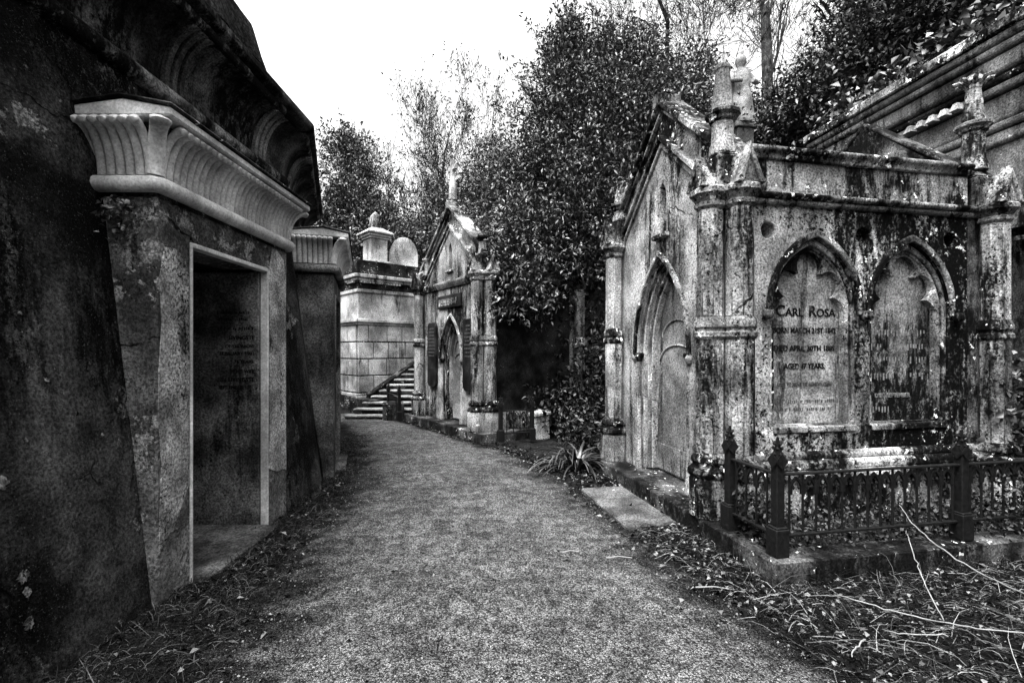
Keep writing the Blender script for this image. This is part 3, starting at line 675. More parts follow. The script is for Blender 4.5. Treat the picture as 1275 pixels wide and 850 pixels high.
for i, (A, B, deg) in enumerate(ring):
    mA = mitre(deg - 20, deg); mB = mitre(deg, deg + 20); n_ = nrm(deg); d_ = rotv(deg)
    L = math.hypot(B[0] - A[0], B[1] - A[1]); at = lambda s: (A[0] + d_[0] * s, A[1] + d_[1] * s)
    wallp = lambda z0, z1: [(bat(z0), z0), (bat(z1), z1), (bat(z1) - .3, z1), (bat(z1) - .3, z0)]
    if deg in doors:
        s0, s1 = doors[deg]
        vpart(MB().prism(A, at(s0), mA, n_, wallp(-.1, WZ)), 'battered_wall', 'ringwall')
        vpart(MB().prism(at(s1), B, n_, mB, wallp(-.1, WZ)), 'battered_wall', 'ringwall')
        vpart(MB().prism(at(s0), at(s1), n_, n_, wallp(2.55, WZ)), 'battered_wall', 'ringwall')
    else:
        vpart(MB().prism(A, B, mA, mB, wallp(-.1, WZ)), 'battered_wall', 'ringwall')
    roll = [(-.44 + .075 * math.cos(t), 3.69 + .075 * math.sin(t)) for t in np.linspace(0, 2 * math.pi, 14, endpoint=False)]
    vpart(MB().prism(A, B, mA, mB, roll), 'roll_moulding', 'ringedge', smooth=50)
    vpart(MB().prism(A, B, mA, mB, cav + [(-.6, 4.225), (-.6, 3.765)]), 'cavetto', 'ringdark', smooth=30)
    random.seed(300 + i); cuts = [0] + [L * (k + random.uniform(-.2, .2)) / 6 for k in range(1, 6)] + [L]
    for k in range(6):
        if deg == 0 and k == 5: cuts[6] = L - .62          # the last length has broken away
        P_, Q_ = at(cuts[k] + (.004 if k else 0)), at(cuts[k + 1] - (.004 if k < 5 or deg == 0 else 0)); e = random.uniform(-.025, .01)
        if cuts[k + 1] - cuts[k] < .1: continue
        vpart(MB().prism(P_, Q_, mA if k == 0 else n_, mB if (k == 5 and deg) else n_, [(-.6, 4.228), (-.16 + e, 4.228), (-.13 + e, 4.24), (-.13 + e * .5, 4.31), (-.6, 4.31)]), 'cornice_fascia', 'ringedge', bevel=.014)
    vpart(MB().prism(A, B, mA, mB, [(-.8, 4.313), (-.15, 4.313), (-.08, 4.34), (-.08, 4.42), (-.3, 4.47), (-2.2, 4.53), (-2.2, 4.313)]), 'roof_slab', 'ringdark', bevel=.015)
    vpart(MB().prism(A, B, mA, mB, [(-2.1, 4.5), (-.4, 4.45), (-.42, 4.6), (-.6, 4.68), (-2.1, 4.68)]), 'upper_tier', 'ringdark', bevel=.03)
    # triple ribs on the cavetto
    ns = 3
    for g in range(ns):
        for k in (-1, 0, 1):
            s = (g + .5) * L / ns + k * .085
            vpart(MB().prism(at(s - .025), at(s + .025), n_, n_, [(o + .035, z - .02) for o, z in cav] + [(o - .02, z + .01) for o, z in cav[::-1]]), 'rib', 'ribs', smooth=30)
random.seed(77)
for yy, zz, rr in ((2.32, 1.02, .035), (2.36, .55, .034), (2.37, .47, .026), (2.36, .32, .032), (2.6, 1.5, .016), (2.75, 1.3, .014), (2.5, 1.85, .014), (2.9, 1.15, .012), (2.45, 1.2, .012)):
    pts = [(rr * random.uniform(.5, 1.0) * math.cos(t), rr * random.uniform(.6, 1.1) * math.sin(t)) for t in np.linspace(0, 2 * math.pi, 22, endpoint=False)]
    m_ = MB().plate(pts, [], .004, -.01, lambda p, z, d: (-2.33 + bat(zz + z) + d, yy + p, zz + z)); vpart(m_, 'lichen_patch', 'lichen')
def mound():
    ny, nx = 60, 8; v = []
    for j in range(ny + 1):
        y = 1.4 + 3.75 * j / ny; end = min(1, (5.15 - y) / .25); end = max(0, end) ** .5
        for i in range(nx + 1):
            t = i / nx; o = -.16 - .9 * t; pr = math.sin(min(1, t * 4 + .05) * math.pi / 2)
            z = 4.44 + end * pr * (.62 + .05 * math.sin(y * 6.1) + .04 * math.sin(y * 13 + t * 4) + .03 * math.sin(y * 29 + t * 9)); v.append((-2.33 + o + .03 * math.sin(y * 11) * (1 - t), y, z))
    f = [(j * (nx + 1) + i, j * (nx + 1) + i + 1, (j + 1) * (nx + 1) + i + 1, (j + 1) * (nx + 1) + i) for j in range(ny) for i in range(nx)]
    vpart(MB().add(v, f), 'earth_mound', 'soil', smooth=70)
mound()
# rubble and tufts on the roof
n = 5000
s = rng.random(n) * 7.5 + 0.5
n_tuft = n; pos = np.stack([np.where(s < 5.8, -2.72, -2.72 - (s - 5.8) * .36) - rng.random(n) * .5, s + 0.0, 4.45 + .3 * rng.random(n)], 1)
o = link_mesh('roof_weeds', ribbons('roof_weeds', pos, rng.normal(size=(n, 3)) * .7 + [0.2, 0, .8], .06 + .14 * rng.random(n) ** 2, .005 + .008 * rng.random(n), .5 * rng.random(n)), 'grass')
tag(o, 'weeds and moss tufts growing along the roof edge of the black vault', 'weeds', kind='stuff')

# ------------------------------------------------------------------ Egyptian doorways
def fl_path(o0=0.0, n=9):
    """flute: rises from the torus then sweeps outwards to a rounded tip; (out, z)"""
    return [(.012 + .17 * (1 - math.cos(t * .95)) , 2.79 + .3 * math.sin(t) / math.sin(1.45)) for t in np.linspace(0, 1.45, n)]
fp = fl_path()
flm = MB().tube([(a, 0, z) for a, z in fp] + [(fp[-1][0] + .012, 0, fp[-1][1] - .012), (fp[-1][0] + .016, 0, fp[-1][1] - .03)], [.023, .0235, .024, .024, .0235, .023, .0235, .026, .029, .026, .008], 10, 1.25, (0, 1, 0)).mesh('flute', 60)
def doorway(label, loc, rz, text, CO='cornice', EG='egypt'):
    T = thing('tomb_doorway', label, 'doorway', loc, rz, 'tomb doorways in the circular vault')
    W = 1.80; a, b = .33, 1.41; dh = 2.42
    wb = .34
    # pilasters lean with the wall behind
    for y0_, y1_ in ((0, a), (b, W)):
        MB().add([(-.12, y0_, -.05), (0, y0_, -.05), (0, y1_, -.05), (-.12, y1_, -.05), (-.5, y0_, 2.66), (0, y0_, 2.66), (0, y1_, 2.66), (-.5, y1_, 2.66)],
                 [(3, 2, 1, 0), (4, 5, 6, 7), (0, 1, 5, 4), (1, 2, 6, 5), (2, 3, 7, 6), (3, 0, 4, 7)]).build('pilaster', EG, T, None, .012)
    # where the smooth coat has fallen off the pilaster faces
    random.seed(int(loc[1] * 10))
    def patch(p0, p1, zl, zr, zt):
        q = [(p0 + .012 + random.uniform(0, .012), zl)] + [(p0 + (p1 - p0) * t + random.uniform(-.01, .01), zl + (zr - zl) * t + random.uniform(-.04, .04)) for t in (.25, .5, .75)] + [(p1 - .014, zr)]
        q += [(p1 - .014 - random.uniform(0, .02), zr + (zt - zr) * t) for t in (.3, .5, .7, .9)] + [(p1 - (p1 - p0) * t, zt + random.uniform(-.05, .05)) for t in (.2, .5, .8)] + [(p0 + .01 + random.uniform(0, .03), zl + (zt - zl) * t) for t in (.9, .75, .6, .45, .3, .15)]
        MB().plate(q, [], .005, -.01, lambda p, z, d: (d, p, z)).build('bare_patch', 'rubble' if text else 'pier', T, None, .003)
    patch(0, a, .3, .72, 2.35); patch(b + .01, W, .55, .45, 2.6)
    MB().box(-.42, -.002, a + .001, b - .001, dh, 2.66).build('lintel', EG, T, None, .01)
    # thin frame bead round the opening
    for q in (MB().box(-.06, .012, a - .012, a + .012, -.02, dh + .012), MB().box(-.06, .012, b - .012, b + .006, -.02, dh + .012), MB().box(-.06, .012, a + .013, b - .013, dh - .022, dh + .013)):
        q.build('frame_bead', CO, T, None, .005)
    # passage
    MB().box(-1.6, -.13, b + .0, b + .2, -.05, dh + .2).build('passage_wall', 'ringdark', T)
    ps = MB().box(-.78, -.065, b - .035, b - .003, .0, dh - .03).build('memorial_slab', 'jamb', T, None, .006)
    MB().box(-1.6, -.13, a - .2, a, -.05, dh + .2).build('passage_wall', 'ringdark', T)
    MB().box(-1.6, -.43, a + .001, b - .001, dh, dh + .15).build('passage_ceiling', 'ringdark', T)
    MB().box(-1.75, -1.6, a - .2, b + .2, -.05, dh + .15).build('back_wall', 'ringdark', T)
    MB().box(-1.6, .13, a + .014, b - .037, -.05, .045).build('threshold', 'slab', T, None, .012)
    # core of the cornice, its dark colour painting shade between flutes; torus, flutes, slab
    MB().prism((-.0, -.0), (.0, W), (1, 0), (1, 0), [(-.45, 2.662), (-.01, 2.662), (-.045, 2.79), (-.04, 2.85), (-.025, 2.95), (.015, 3.05), (.07, 3.11), (-.45, 3.11)]).build('cornice_core', 'kerb', T, 40)
    for y_, s in ((0, -1), (W, 1)):
        MB().prism((-.5, y_), (-.01, y_), (0, s), (0, s), [(-.05, 2.664), (-.005, 2.664), (-.045, 2.79), (-.04, 2.85), (-.025, 2.95), (.015, 3.05), (.06, 3.108), (-.05, 3.108)]).build('cornice_core', 'kerb', T, 40)
    MB().tube([(-.5, -.035, 2.725), (-.1, -.035, 2.725), (-.0, -.032, 2.725), (.03, -.0, 2.725), (.035, .08, 2.725), (.035, W - .08, 2.725), (.03, W, 2.725), (0, W + .032, 2.725), (-.5, W + .035, 2.725)], .053, 12).build('torus', CO, T, 60)
    nf = 28
    for k in range(nf):
        link_mesh('flute', flm, CO, T, (-.005, .03 + (W - .06) * k / (nf - 1), 0))
    for k in range(8):
        link_mesh('flute', flm, CO, T, (-.47 + k * .062, .005, 0), (0, 0, -math.pi / 2))
        link_mesh('flute', flm, CO, T, (-.47 + k * .062, W - .005, 0), (0, 0, math.pi / 2))
    for y_, an in ((0, -math.pi / 4), (W, math.pi / 4)):
        q = link_mesh('corner_flute', flm, CO, T, (-.01, y_, 0), (0, 0, an)); q.scale = (1.25, 1.7, 1)
    def peaked(g, z0, zb_, zm, zf, nm, mt):
        MB().add([(-.5, -g, z0[0]), (-.12, -g, z0[1]), (.05 + g, -g, z0[2]), (.05 + g, W + g, z0[2]), (-.12, W + g, z0[1]), (-.5, W + g, z0[0]), (-.5, -g, zb_), (-.12, -g, zm), (.05 + g, -g, zf), (.05 + g, W + g, zf), (-.12, W + g, zm), (-.5, W + g, zb_)],
                 [(0, 1, 7, 6), (1, 2, 8, 7), (2, 3, 9, 8), (3, 4, 10, 9), (4, 5, 11, 10), (5, 0, 6, 11), (6, 7, 10, 11), (7, 8, 9, 10), (5, 4, 1, 0), (4, 3, 2, 1)]).build(nm, mt, T, None, .01)
    peaked(.135, (3.118, 3.118, 3.118), 3.175, 3.225, 3.17, 'cornice_slab', 'cornice')
    peaked(.155, (3.178, 3.228, 3.173), 3.195, 3.25, 3.19, 'capping', 'kerb')
    if text:
        rows = [('VERY HELP', 2.06, .045), ('TO OPEN', 1.985, .045), ('HERE LIES TO 1774', 1.9, .045), ('LIVINGSTE', 1.765, .065), ('OF THE ABOVE', 1.69, .05), ('FEBRUARY 1901', 1.62, .058), ('76 YEARS.', 1.545, .055), ('OF HIS WIFE', 1.455, .055), ('ANN LIVINGSTE', 1.375, .066), ('SEPTEMBER 1861', 1.305, .058)]
        for s, z, sz in rows[3:]:
            letters(s, sz * .8, ps, (-.1, b - .037, z), (R(90), 0, 0), 'ink', align='RIGHT', depth=.003)
        for z in (2.0, 1.94, 1.85):
            q = MB()
            for k in range(18):
                if random.random() < .15: continue
                xk = -.13 - .017 * k - (.03 if z > 1.9 else 0); q.box(xk, xk + random.uniform(.004, .012), b - .038, b - .034, z + random.choice((0, .006)), z + random.uniform(.022, .034))
            tag(q.build('worn_lettering', 'ink', ps), kind='stuff')
    return T
doorway('nearer Egyptian style tomb doorway with fluted cornice and open dark passage', (-2.30, 3.12, 0), 0, True)
doorway('farther Egyptian style tomb doorway, partly hidden behind the nearer one', (-2.32, 6.27, 0), R(17), False, 'grey', 'pier')

# ------------------------------------------------------------------ block tomb, steps, obelisk, headstone in the distance
def back_tomb():
    rz = math.atan2(.664, .747); o = (-4.25, 13.3, 0)
    T = thing('terrace_tomb', 'pale ashlar terrace tomb with dentil cornice behind the stone steps', 'tomb building', o, rz)
    Wd, Dp = 4.2, 3.0     # right face runs along local x, left face along local y
    MB().box(.02, Wd, .02, Dp, -.1, 4.0).build('core', 'ashlar_dark', T)
    # ashlar courses: every block its own piece
    zs = np.linspace(.52, 2.4, 5)
    for r in range(4):
        x = -.02; off = 0
        while x < Wd - .1:
            wd = random.uniform(.45, .62) if not (r % 2 and x < 0) else .3
            x2 = min(Wd, x + wd); MB().box(x + .013, x2 - .013, -.045 - random.uniform(0, .012), .018, zs[r] + .018, zs[r + 1] - .018).build('block', 'ashlar', T, None, .008); x = x2
        y = .03
        while y < Dp - .1:
            y2 = min(Dp, y + random.uniform(.5, .65)); MB().box(-.03 - random.uniform(0, .012), .018, y + .013, y2 - .013, zs[r] + .018, zs[r + 1] - .018).build('block', 'ashlar', T, None, .008); y = y2
    def band(o, z0, z1, mat, name): MB().box(-o, Wd, -o, Dp, z0, z1).build(name, mat, T, None, .012)
    band(.12, -.1, .42, 'ashlar_dark', 'plinth'); band(.08, .42, .5, 'ashlar', 'plinth_course')
    band(.07, 2.4, 2.47, 'ashlar', 'string_course'); band(.13, 2.473, 2.56, 'ashlar', 'string_course')
    band(.0, 2.563, 3.3, 'ashlar', 'upper_wall')
    band(.04, 3.303, 3.4, 'ashlar', 'architrave'); band(.02, 3.403, 3.56, 'ashlar_dark', 'frieze'); band(.1, 3.62, 3.7, 'ashlar', 'cornice'); band(.16, 3.703, 3.8, 'ashlar', 'cornice'); band(.05, 3.803, 4.2, 'ashlar_dark', 'coping_block')
    MB().box(-.05, Wd, -.05, Dp, 3.563, 3.617).build('dentil_bed', 'ashlar_dark', T)
    dm = MB().box(-.028, .028, -.03, .03, 0, .05).mesh('dentil')
    for k in range(14): link_mesh('dentil', dm, 'ashlar', T, (.05 + k * .09, -.085, 3.565))
    for k in range(5): link_mesh('dentil', dm, 'ashlar', T, (-.085, .1 + k * .09, 3.565))
    MB().box(-.3, .5, -1.35, -.13, -.1, .45).build('low_wall', 'kerb', T, None, .02)
    return T
back_tomb()
def stairs():
    n, rise, run = 9, .13, .265
    T = thing('stone_steps', 'flight of pale stone steps with sloping side wall climbing between the two far tombs', 'steps', (-4.0, 11.55, 0))
    for k in range(n):
        x = .135 * k; y = run * k
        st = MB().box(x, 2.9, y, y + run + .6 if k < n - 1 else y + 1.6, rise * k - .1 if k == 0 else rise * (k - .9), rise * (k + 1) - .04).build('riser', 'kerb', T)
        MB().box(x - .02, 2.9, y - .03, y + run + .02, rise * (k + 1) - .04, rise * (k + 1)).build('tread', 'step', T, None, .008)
    p0, p1 = Vector((.28, 1.0, .62)), Vector((1.12, 2.65, 1.38))
    d = (p1 - p0)
    MB().add([(.2, 1.0, 0), (.36, .96, 0), (1.2, 2.6, 0), (1.04, 2.65, 0), (.2, 1.0, .5), (.36, .96, .5), (1.2, 2.6, 1.3), (1.04, 2.65, 1.3)], [(3, 2, 1, 0), (4, 5, 6, 7), (0, 1, 5, 4), (1, 2, 6, 5), (2, 3, 7, 6), (3, 0, 4, 7)]).build('side_wall', 'kerb', T)
    MB().bar((.27, .95, .54), (1.13, 2.68, 1.36), .18, .05, (.88, -.44, 0)).build('sloping_coping', 'kerb', T, None, .015)
    return T
stairs()
pr = MB().box(0, .5, 0, .55, -.05, .42).build('stone_pier', 'kerb', None, None, .02, (-3.05, 11.35, 0), (0, 0, R(15)))
tag(pr, 'low dark stone block at the foot of the far steps', 'stone block')
def obelisk():
    T = thing('obelisk_monument', 'pale square pedestal with stubby obelisk standing on the terrace tomb', 'monument', (-4.03, 14.2, 4.19), R(42))
    MB().box(-.34, .34, -.34, .34, 0, .1).build('base', 'ashlar', T, None, .01)
    MB().box(-.26, .26, -.26, .26, .1, .74).build('pedestal', 'ashlar', T, None, .01)
    MB().box(-.3, .3, -.3, .3, .74, .8).box(-.34, .34, -.34, .34, .803, .88).add([(-.4, -.4, .883), (.4, -.4, .883), (.4, .4, .883), (-.4, .4, .883), (-.4, -.4, .93), (.4, -.4, .93), (.4, .4, .93), (-.4, .4, .93), (-.17, -.17, 1.08), (.17, -.17, 1.08), (.17, .17, 1.08), (-.17, .17, 1.08)], [(3, 2, 1, 0), (0, 1, 5, 4), (1, 2, 6, 5), (2, 3, 7, 6), (3, 0, 4, 7), (4, 5, 9, 8), (5, 6, 10, 9), (6, 7, 11, 10), (7, 4, 8, 11), (8, 9, 10, 11)]).build('cap', 'ashlar', T, None, .008)
    MB().lathe(0, 0, [(.19, 1.08), (.17, 1.4), (.15, 1.46), (.0, 1.6)], 4, math.pi / 4).build('obelisk', 'gothic', T)
obelisk()
hs = MB().plate([(-.42, 0)] + [(-.42 * math.cos(t), .28 + .6 * math.sin(t)) for t in np.linspace(0, math.pi, 21)] + [(.42, 0)], [], -.06, .06, lambda p, z, d: (p, d, z)).build('headstone', 'ashlar', None, None, .015, (-3.25, 14.45, 4.19), (0, 0, R(12)))
tag(hs, 'pale round-topped headstone standing beside the obelisk pedestal', 'headstone')
# low marker
mk = thing('stone_marker', 'small leaning white stone marker beside the path near the strap-leaved plant', 'marker', (.55, 9.25, 0), R(25))
MB().add([(-.14, -.12, -.05), (.14, -.12, -.05), (.14, .12, -.05), (-.14, .12, -.05), (-.17, -.14, .42), (.11, -.14, .46), (.11, .1, .46), (-.17, .1, .42)], [(3, 2, 1, 0), (4, 5, 6, 7), (0, 1, 5, 4), (1, 2, 6, 5), (2, 3, 7, 6), (3, 0, 4, 7)]).build('shaft', 'marker', mk, None, .01)
MB().add([(-.2, -.17, .43), (.14, -.17, .47), (.14, .13, .47), (-.2, .13, .43), (-.2, -.17, .48), (.14, -.17, .52), (.14, .13, .52), (-.2, .13, .48), (-.03, -.02, .56)], [(3, 2, 1, 0), (0, 1, 5, 4), (1, 2, 6, 5), (2, 3, 7, 6), (3, 0, 4, 7), (4, 5, 8), (5, 6, 8), (6, 7, 8), (7, 4, 8)]).build('cap', 'marker', mk, None, .008)

# ------------------------------------------------------------------ tall grey vault on the right
def right_vault():
    ang = math.atan2(.1283, .9917)       # local y runs back along the wall, local x away from the path
    T = thing('tall_vault', 'tall grey rendered vault with heavy moulded cornice behind the large mausoleum', 'tomb building', (5.5, 5.1, 0), ang)
    Y0, Y1 = -14.0, 3.0
    fx = lambda p, z, d: (d, p, z)
    MB().plate([(Y0, -.1), (-1.0, -.1), (-1.0, 3.1), (.4, 3.1), (.4, -.1), (Y1 - .1, -.1), (Y1 - .1, 5.0), (Y0, 5.0)], [], .25, .5, fx).build('wall', 'grey', T)
    MB().box(.5, 4, Y1 - .4, Y1 - .1, -.1, 5.0).build('end_wall', 'grey', T)
    MB().box(1.3, 1.4, -1.3, .7, -.1, 3.4).box(.5, 1.3, -1.3, -1.0, -.1, 3.4).box(.5, 1.3, .4, .7, -.1, 3.4).box(.5, 1.3, -1.0, .4, 3.1, 3.4).build('added_door_recess', 'ringdark', T)  # doorway added to darken the shaded gap beside the mausoleum
    MB().box(.9, .98, -1.0, .4, 0, 3.1).build('door', 'slate', T)
    def band(o, z0, z1, mat, nm): MB().prism((.25, Y0), (.25, Y1 - .1 + o), (-1, 0), (-1, 0), [(-3.2, z0), (o - .03, z0), (o, z0 + .03), (o, z1 - .02), (o - .02, z1), (-3.2, z1)]).build(nm, mat, T, None, .01)
    band(.06, 4.05, 4.2, 'grey', 'architrave'); band(.1, 4.203, 4.3, 'grey', 'architrave')
    band(.05, 4.303, 4.62, 'grey', 'frieze'); band(.13, 4.623, 4.72, 'grey', 'cornice'); band(.17, 4.723, 4.8, 'kerb', 'cornice'); band(.22, 4.803, 5.0, 'grey', 'cornice'); band(.27, 5.003, 5.1, 'grey', 'cornice'); band(.3, 5.103, 5.2, 'grey', 'cornice')
    for k in range(11):
        y = Y0 + k * 1.53 + .6; MB().box(-.09, 3, y + .005, min(y + 1.525, Y1 + .22), 5.203, 5.33).build('coping_stone', 'trim', T, None, .015)
    wd = MB().add([(-.06, 0, 0), (.04, 0, 0), (.04, .11, 0), (-.06, .11, 0), (-.03, .03, .09), (.04, .03, .09), (.04, .08, .09), (-.03, .08, .09)], [(3, 2, 1, 0), (4, 5, 6, 7), (0, 1, 5, 4), (1, 2, 6, 5), (2, 3, 7, 6), (3, 0, 4, 7)]).mesh('dentil')
    for k in range(5): link_mesh('dentil', wd, 'ashlar', T, (.06, .75 + k * .15, 4.6))
    MB().plate([(-4.0, 2.9), (1.2, 2.9)] + [(-1.4 + 2.6 * math.cos(t), 2.9 + 1.1 * math.sin(t)) for t in np.linspace(0, math.pi, 24)][1:-1], [[(-1.2, 2.95), (.6, 2.95), (.6, 3.05), (-1.2, 3.05)]], .2, .246, fx).build('relieving_arch', 'grey', T)
    return T
right_vault()

# ------------------------------------------------------------------ angel statue on a tall pedestal
def angel():
    gz = float(ground_h(np.array(5.15), np.array(11.0)))
    T = thing('angel_statue', 'winged stone angel statue seen behind the near pinnacle of the large mausoleum', 'statue', (5.22, 11.0, gz - .05), R(8))
    zb = 6.85 - gz
    MB().box(-.6, .6, -.6, .6, 0, .5).box(-.2, .2, -.2, .2, .503, zb - .12).box(-.24, .24, -.24, .24, zb - .117, zb).build('pedestal', 'grey', T, None, .02)
    b = MB().lathe(0, 0, [(.3, zb), (.29, zb + .2), (.24, zb + .6), (.19, zb + .85), (.23, zb + 1.05), (.2, zb + 1.2), (.09, zb + 1.28), (.075, zb + 1.33), (.11, zb + 1.4), (.125, zb + 1.48), (.1, zb + 1.57), (.03, zb + 1.62)], 14)
    b.tube([(-.2, 0, zb + 1.16), (-.3, -.12, zb + .95), (-.12, -.26, zb + .9)], [.075, .06, .045], 8).tube([(.2, 0, zb + 1.16), (.3, -.12, zb + .95), (.12, -.26, zb + .92)], [.075, .06, .045], 8)
    b.build('figure', 'angel', T, 60)
    for s in (-1, 1):
        w_ = MB()
        for k in range(7):
            t = k / 6; w_.tube([(s * .08, .16, zb + 1.1), (s * (.2 + .1 * t), .24, zb + 1.25 - .1 * t), (s * (.24 + .22 * t), .3, zb + 2.0 - 1.1 * t)], [.07, .085, .02], 6, .4)
        w_.build('wing', 'angel', T, 60)
angel()

# ------------------------------------------------------------------ trees
def branch_tree(mb, p, d, L, r, depth, kids=3, spread=.55, twist=.18, up=.12, minr=.004, tips=None):
    pts, rad = [Vector(p)], [r]; d = Vector(d).normalized(); n = 4
    for k in range(n):
        d = (d + Vector((random.gauss(0, twist), random.gauss(0, twist), random.gauss(0, twist) + up * .5))).normalized()
        pts.append(pts[-1] + d * (L / n)); rad.append(max(minr, r * (1 - .45 * (k + 1) / n)))
    mb.tube(pts, rad, 7 if r > .08 else (5 if r > .02 else 3))
    if tips is not None and depth <= 1: tips.append((pts[-1], d, L)); tips.append((pts[2], d, L))
    if depth <= 0: return
    for k in range(kids):
        t = random.uniform(.45, 1.0) if k else 1.0; i = min(n, max(1, round(t * n)))
        a = Vector((random.gauss(0, 1), random.gauss(0, 1), random.gauss(.25, .8))).normalized()
        nd = (d + a * spread).normalized()
        branch_tree(mb, pts[i], nd, L * random.uniform(.6, .82), rad[i] * random.uniform(.55, .75), depth - 1, kids, spread, twist, up, minr, tips)
def crown_leaves(name, lobes, ncl, per, leaf, wid, spread=.32, shell=.4, seedn=1):
    g = np.random.default_rng(seedn); lob = np.array(lobes, dtype=float)
    wt = (lob[:, 3] * lob[:, 4] * lob[:, 5]) ** .67; wt /= wt.sum()
    idx = g.choice(len(lob), ncl, p=wt); d = unit(g.normal(size=(ncl, 3))); rr = g.random(ncl) ** shell
    rr *= 1 + .3 * np.sin(d[:, 0] * 7 + idx) * np.sin(d[:, 2] * 6 + 2 * idx)
    cc = lob[idx, :3] + d * rr[:, None] * lob[idx, 3:]
    hole = np.sin(cc[:, 0] * 4.3 + 1.2 * np.sin(cc[:, 2] * 2.1)) * np.sin(cc[:, 1] * 3.7 + seedn) * np.sin(cc[:, 2] * 4.9 + 1.3 * np.sin(cc[:, 0] * 2.7)) + .5 * np.sin(cc[:, 0] * 9.1 + cc[:, 2] * 7.7) * np.sin(cc[:, 1] * 8.3)
    keep = hole > -.22; cc, d, idx = cc[keep], d[keep], idx[keep]; ncl = len(cc)
    # twigs: each clump a short shoot with alternating leaves
    sh = unit(d + g.normal(size=(ncl, 3)) * .7 + [0, 0, .35])
    base = np.repeat(cc, per, 0) + np.repeat(sh, per, 0) * (g.random((ncl * per, 1)) * spread * 1.6) + g.normal(size=(ncl * per, 3)) * spread * .2
    dr = unit(np.repeat(sh, per, 0) * .6 + g.normal(size=(ncl * per, 3)) * .75 + [0, 0, .05])
    nm = unit(g.normal(size=(ncl * per, 3)) * .6 + [0, 0, 1])
    k = len(base); L = leaf * (.45 + .95 * g.random(k)); W = wid * (.5 + .9 * g.random(k))
    cl = np.repeat(g.random(ncl), per) * .5 + g.random(k) * .5
    twig = ribbons('twigs', cc - sh * spread * .5, sh, np.full(ncl, spread * 2.2), np.full(ncl, .014), np.full(ncl, .05), None, 2)
    return leaf_mesh(name, base, dr, nm, L, W, cl), twig
def evergreen(name, label, root, trunk_h, trunk_r, lobes, ncl, per, leaf, wid, seedn, mat='leaf', bark='bark', group='trees behind the tombs', spread=.32, shell=.4):
    gz = float(ground_h(np.array(root[0]), np.array(root[1])))
    T = thing(name, label, 'tree', (root[0], root[1], gz - .1), 0, group)
    O = Vector(T.location); mb = MB(); random.seed(seedn)
    mb.tube([(0, 0, 0), (.05, 0, trunk_h * .3), (.0, .08, trunk_h * .7), (.1, 0, trunk_h)], [trunk_r * 1.35, trunk_r, trunk_r * .85, trunk_r * .7], 10)
    mb.build('trunk', bark, T, 60)
    lb = MB()
    for (cx, cy, cz, rx, ry, rz_) in lobes:
        c = Vector((cx, cy, cz)) - O; s = Vector((0.03, 0, trunk_h * random.uniform(.5, 1)))
        m = (s + c) / 2 + Vector((random.gauss(0, .2), random.gauss(0, .2), .2))
        lb.tube([s, m, c], [trunk_r * .45, trunk_r * .28, .03], 6)
        for _ in range(10):
            v = Vector((random.gauss(0, 1), random.gauss(0, 1), random.gauss(.2, 1))).normalized()
            lb.tube([m, (m + c) / 2 + v * .3, c + Vector((v.x * rx, v.y * ry, v.z * rz_)) * 1.08], [.04, .024, .006], 4)
    lb.build('limbs', 'bark_pale', T)
    for nm_, mt_, me in zip(('crown', 'twigs'), (mat, 'bark'), crown_leaves('crown', lobes, ncl, per, leaf, wid, spread, shell, seedn)):
        co = np.empty(len(me.vertices) * 3, dtype=np.float32); me.vertices.foreach_get('co', co); co = co.reshape(-1, 3) - np.array(O, dtype=np.float32); me.vertices.foreach_set('co', co.ravel()); me.update()
        o = link_mesh(nm_, me, mt_, T)
        if nm_ == 'twigs': o['kind'] = 'stuff'
    return T
# pixel helper used only while laying out real positions: photo column/row at depth Y -> X, Z
def at(px, py, Y): return ((px - 637.5) / FPX * Y, Y, CAMH - (py - HZ) * Y / FPX)
def lobe(px, py, Y, r, ry=None, rz_=None): x, y, z = at(px, py, Y); return (x, y, z, r, ry or r, rz_ or r)
LT = evergreen('laurel_tree', 'huge dense glossy laurel tree filling the gap between the two gothic mausoleums', (1.2, 10.8), 3.0, .3,
    [lobe(700, 315, 10.6, 1.0), lobe(665, 300, 10.4, 1.0), lobe(755, 260, 10.5, 1.3), lobe(690, 225, 11, 1.2), lobe(655, 255, 11.3, 1.1), lobe(765, 160, 11, 1.2), lobe(700, 130, 11.3, .9), lobe(820, 160, 11.5, 1.2), lobe(715, 70, 11.5, .75), lobe(775, 80, 11.6, .75), lobe(870, 200, 12, 1.2), lobe(745, 320, 10.4, .95), lobe(660, 345, 10.6, .8),
     lobe(648, 330, 9.0, .42), lobe(650, 372, 8.95, .35), lobe(645, 285, 9.3, .45), lobe(850, 100, 12, .7), lobe(910, 170, 12.3, .9)],
    15000, 16, .1, .044, 11, spread=.3, shell=.5)
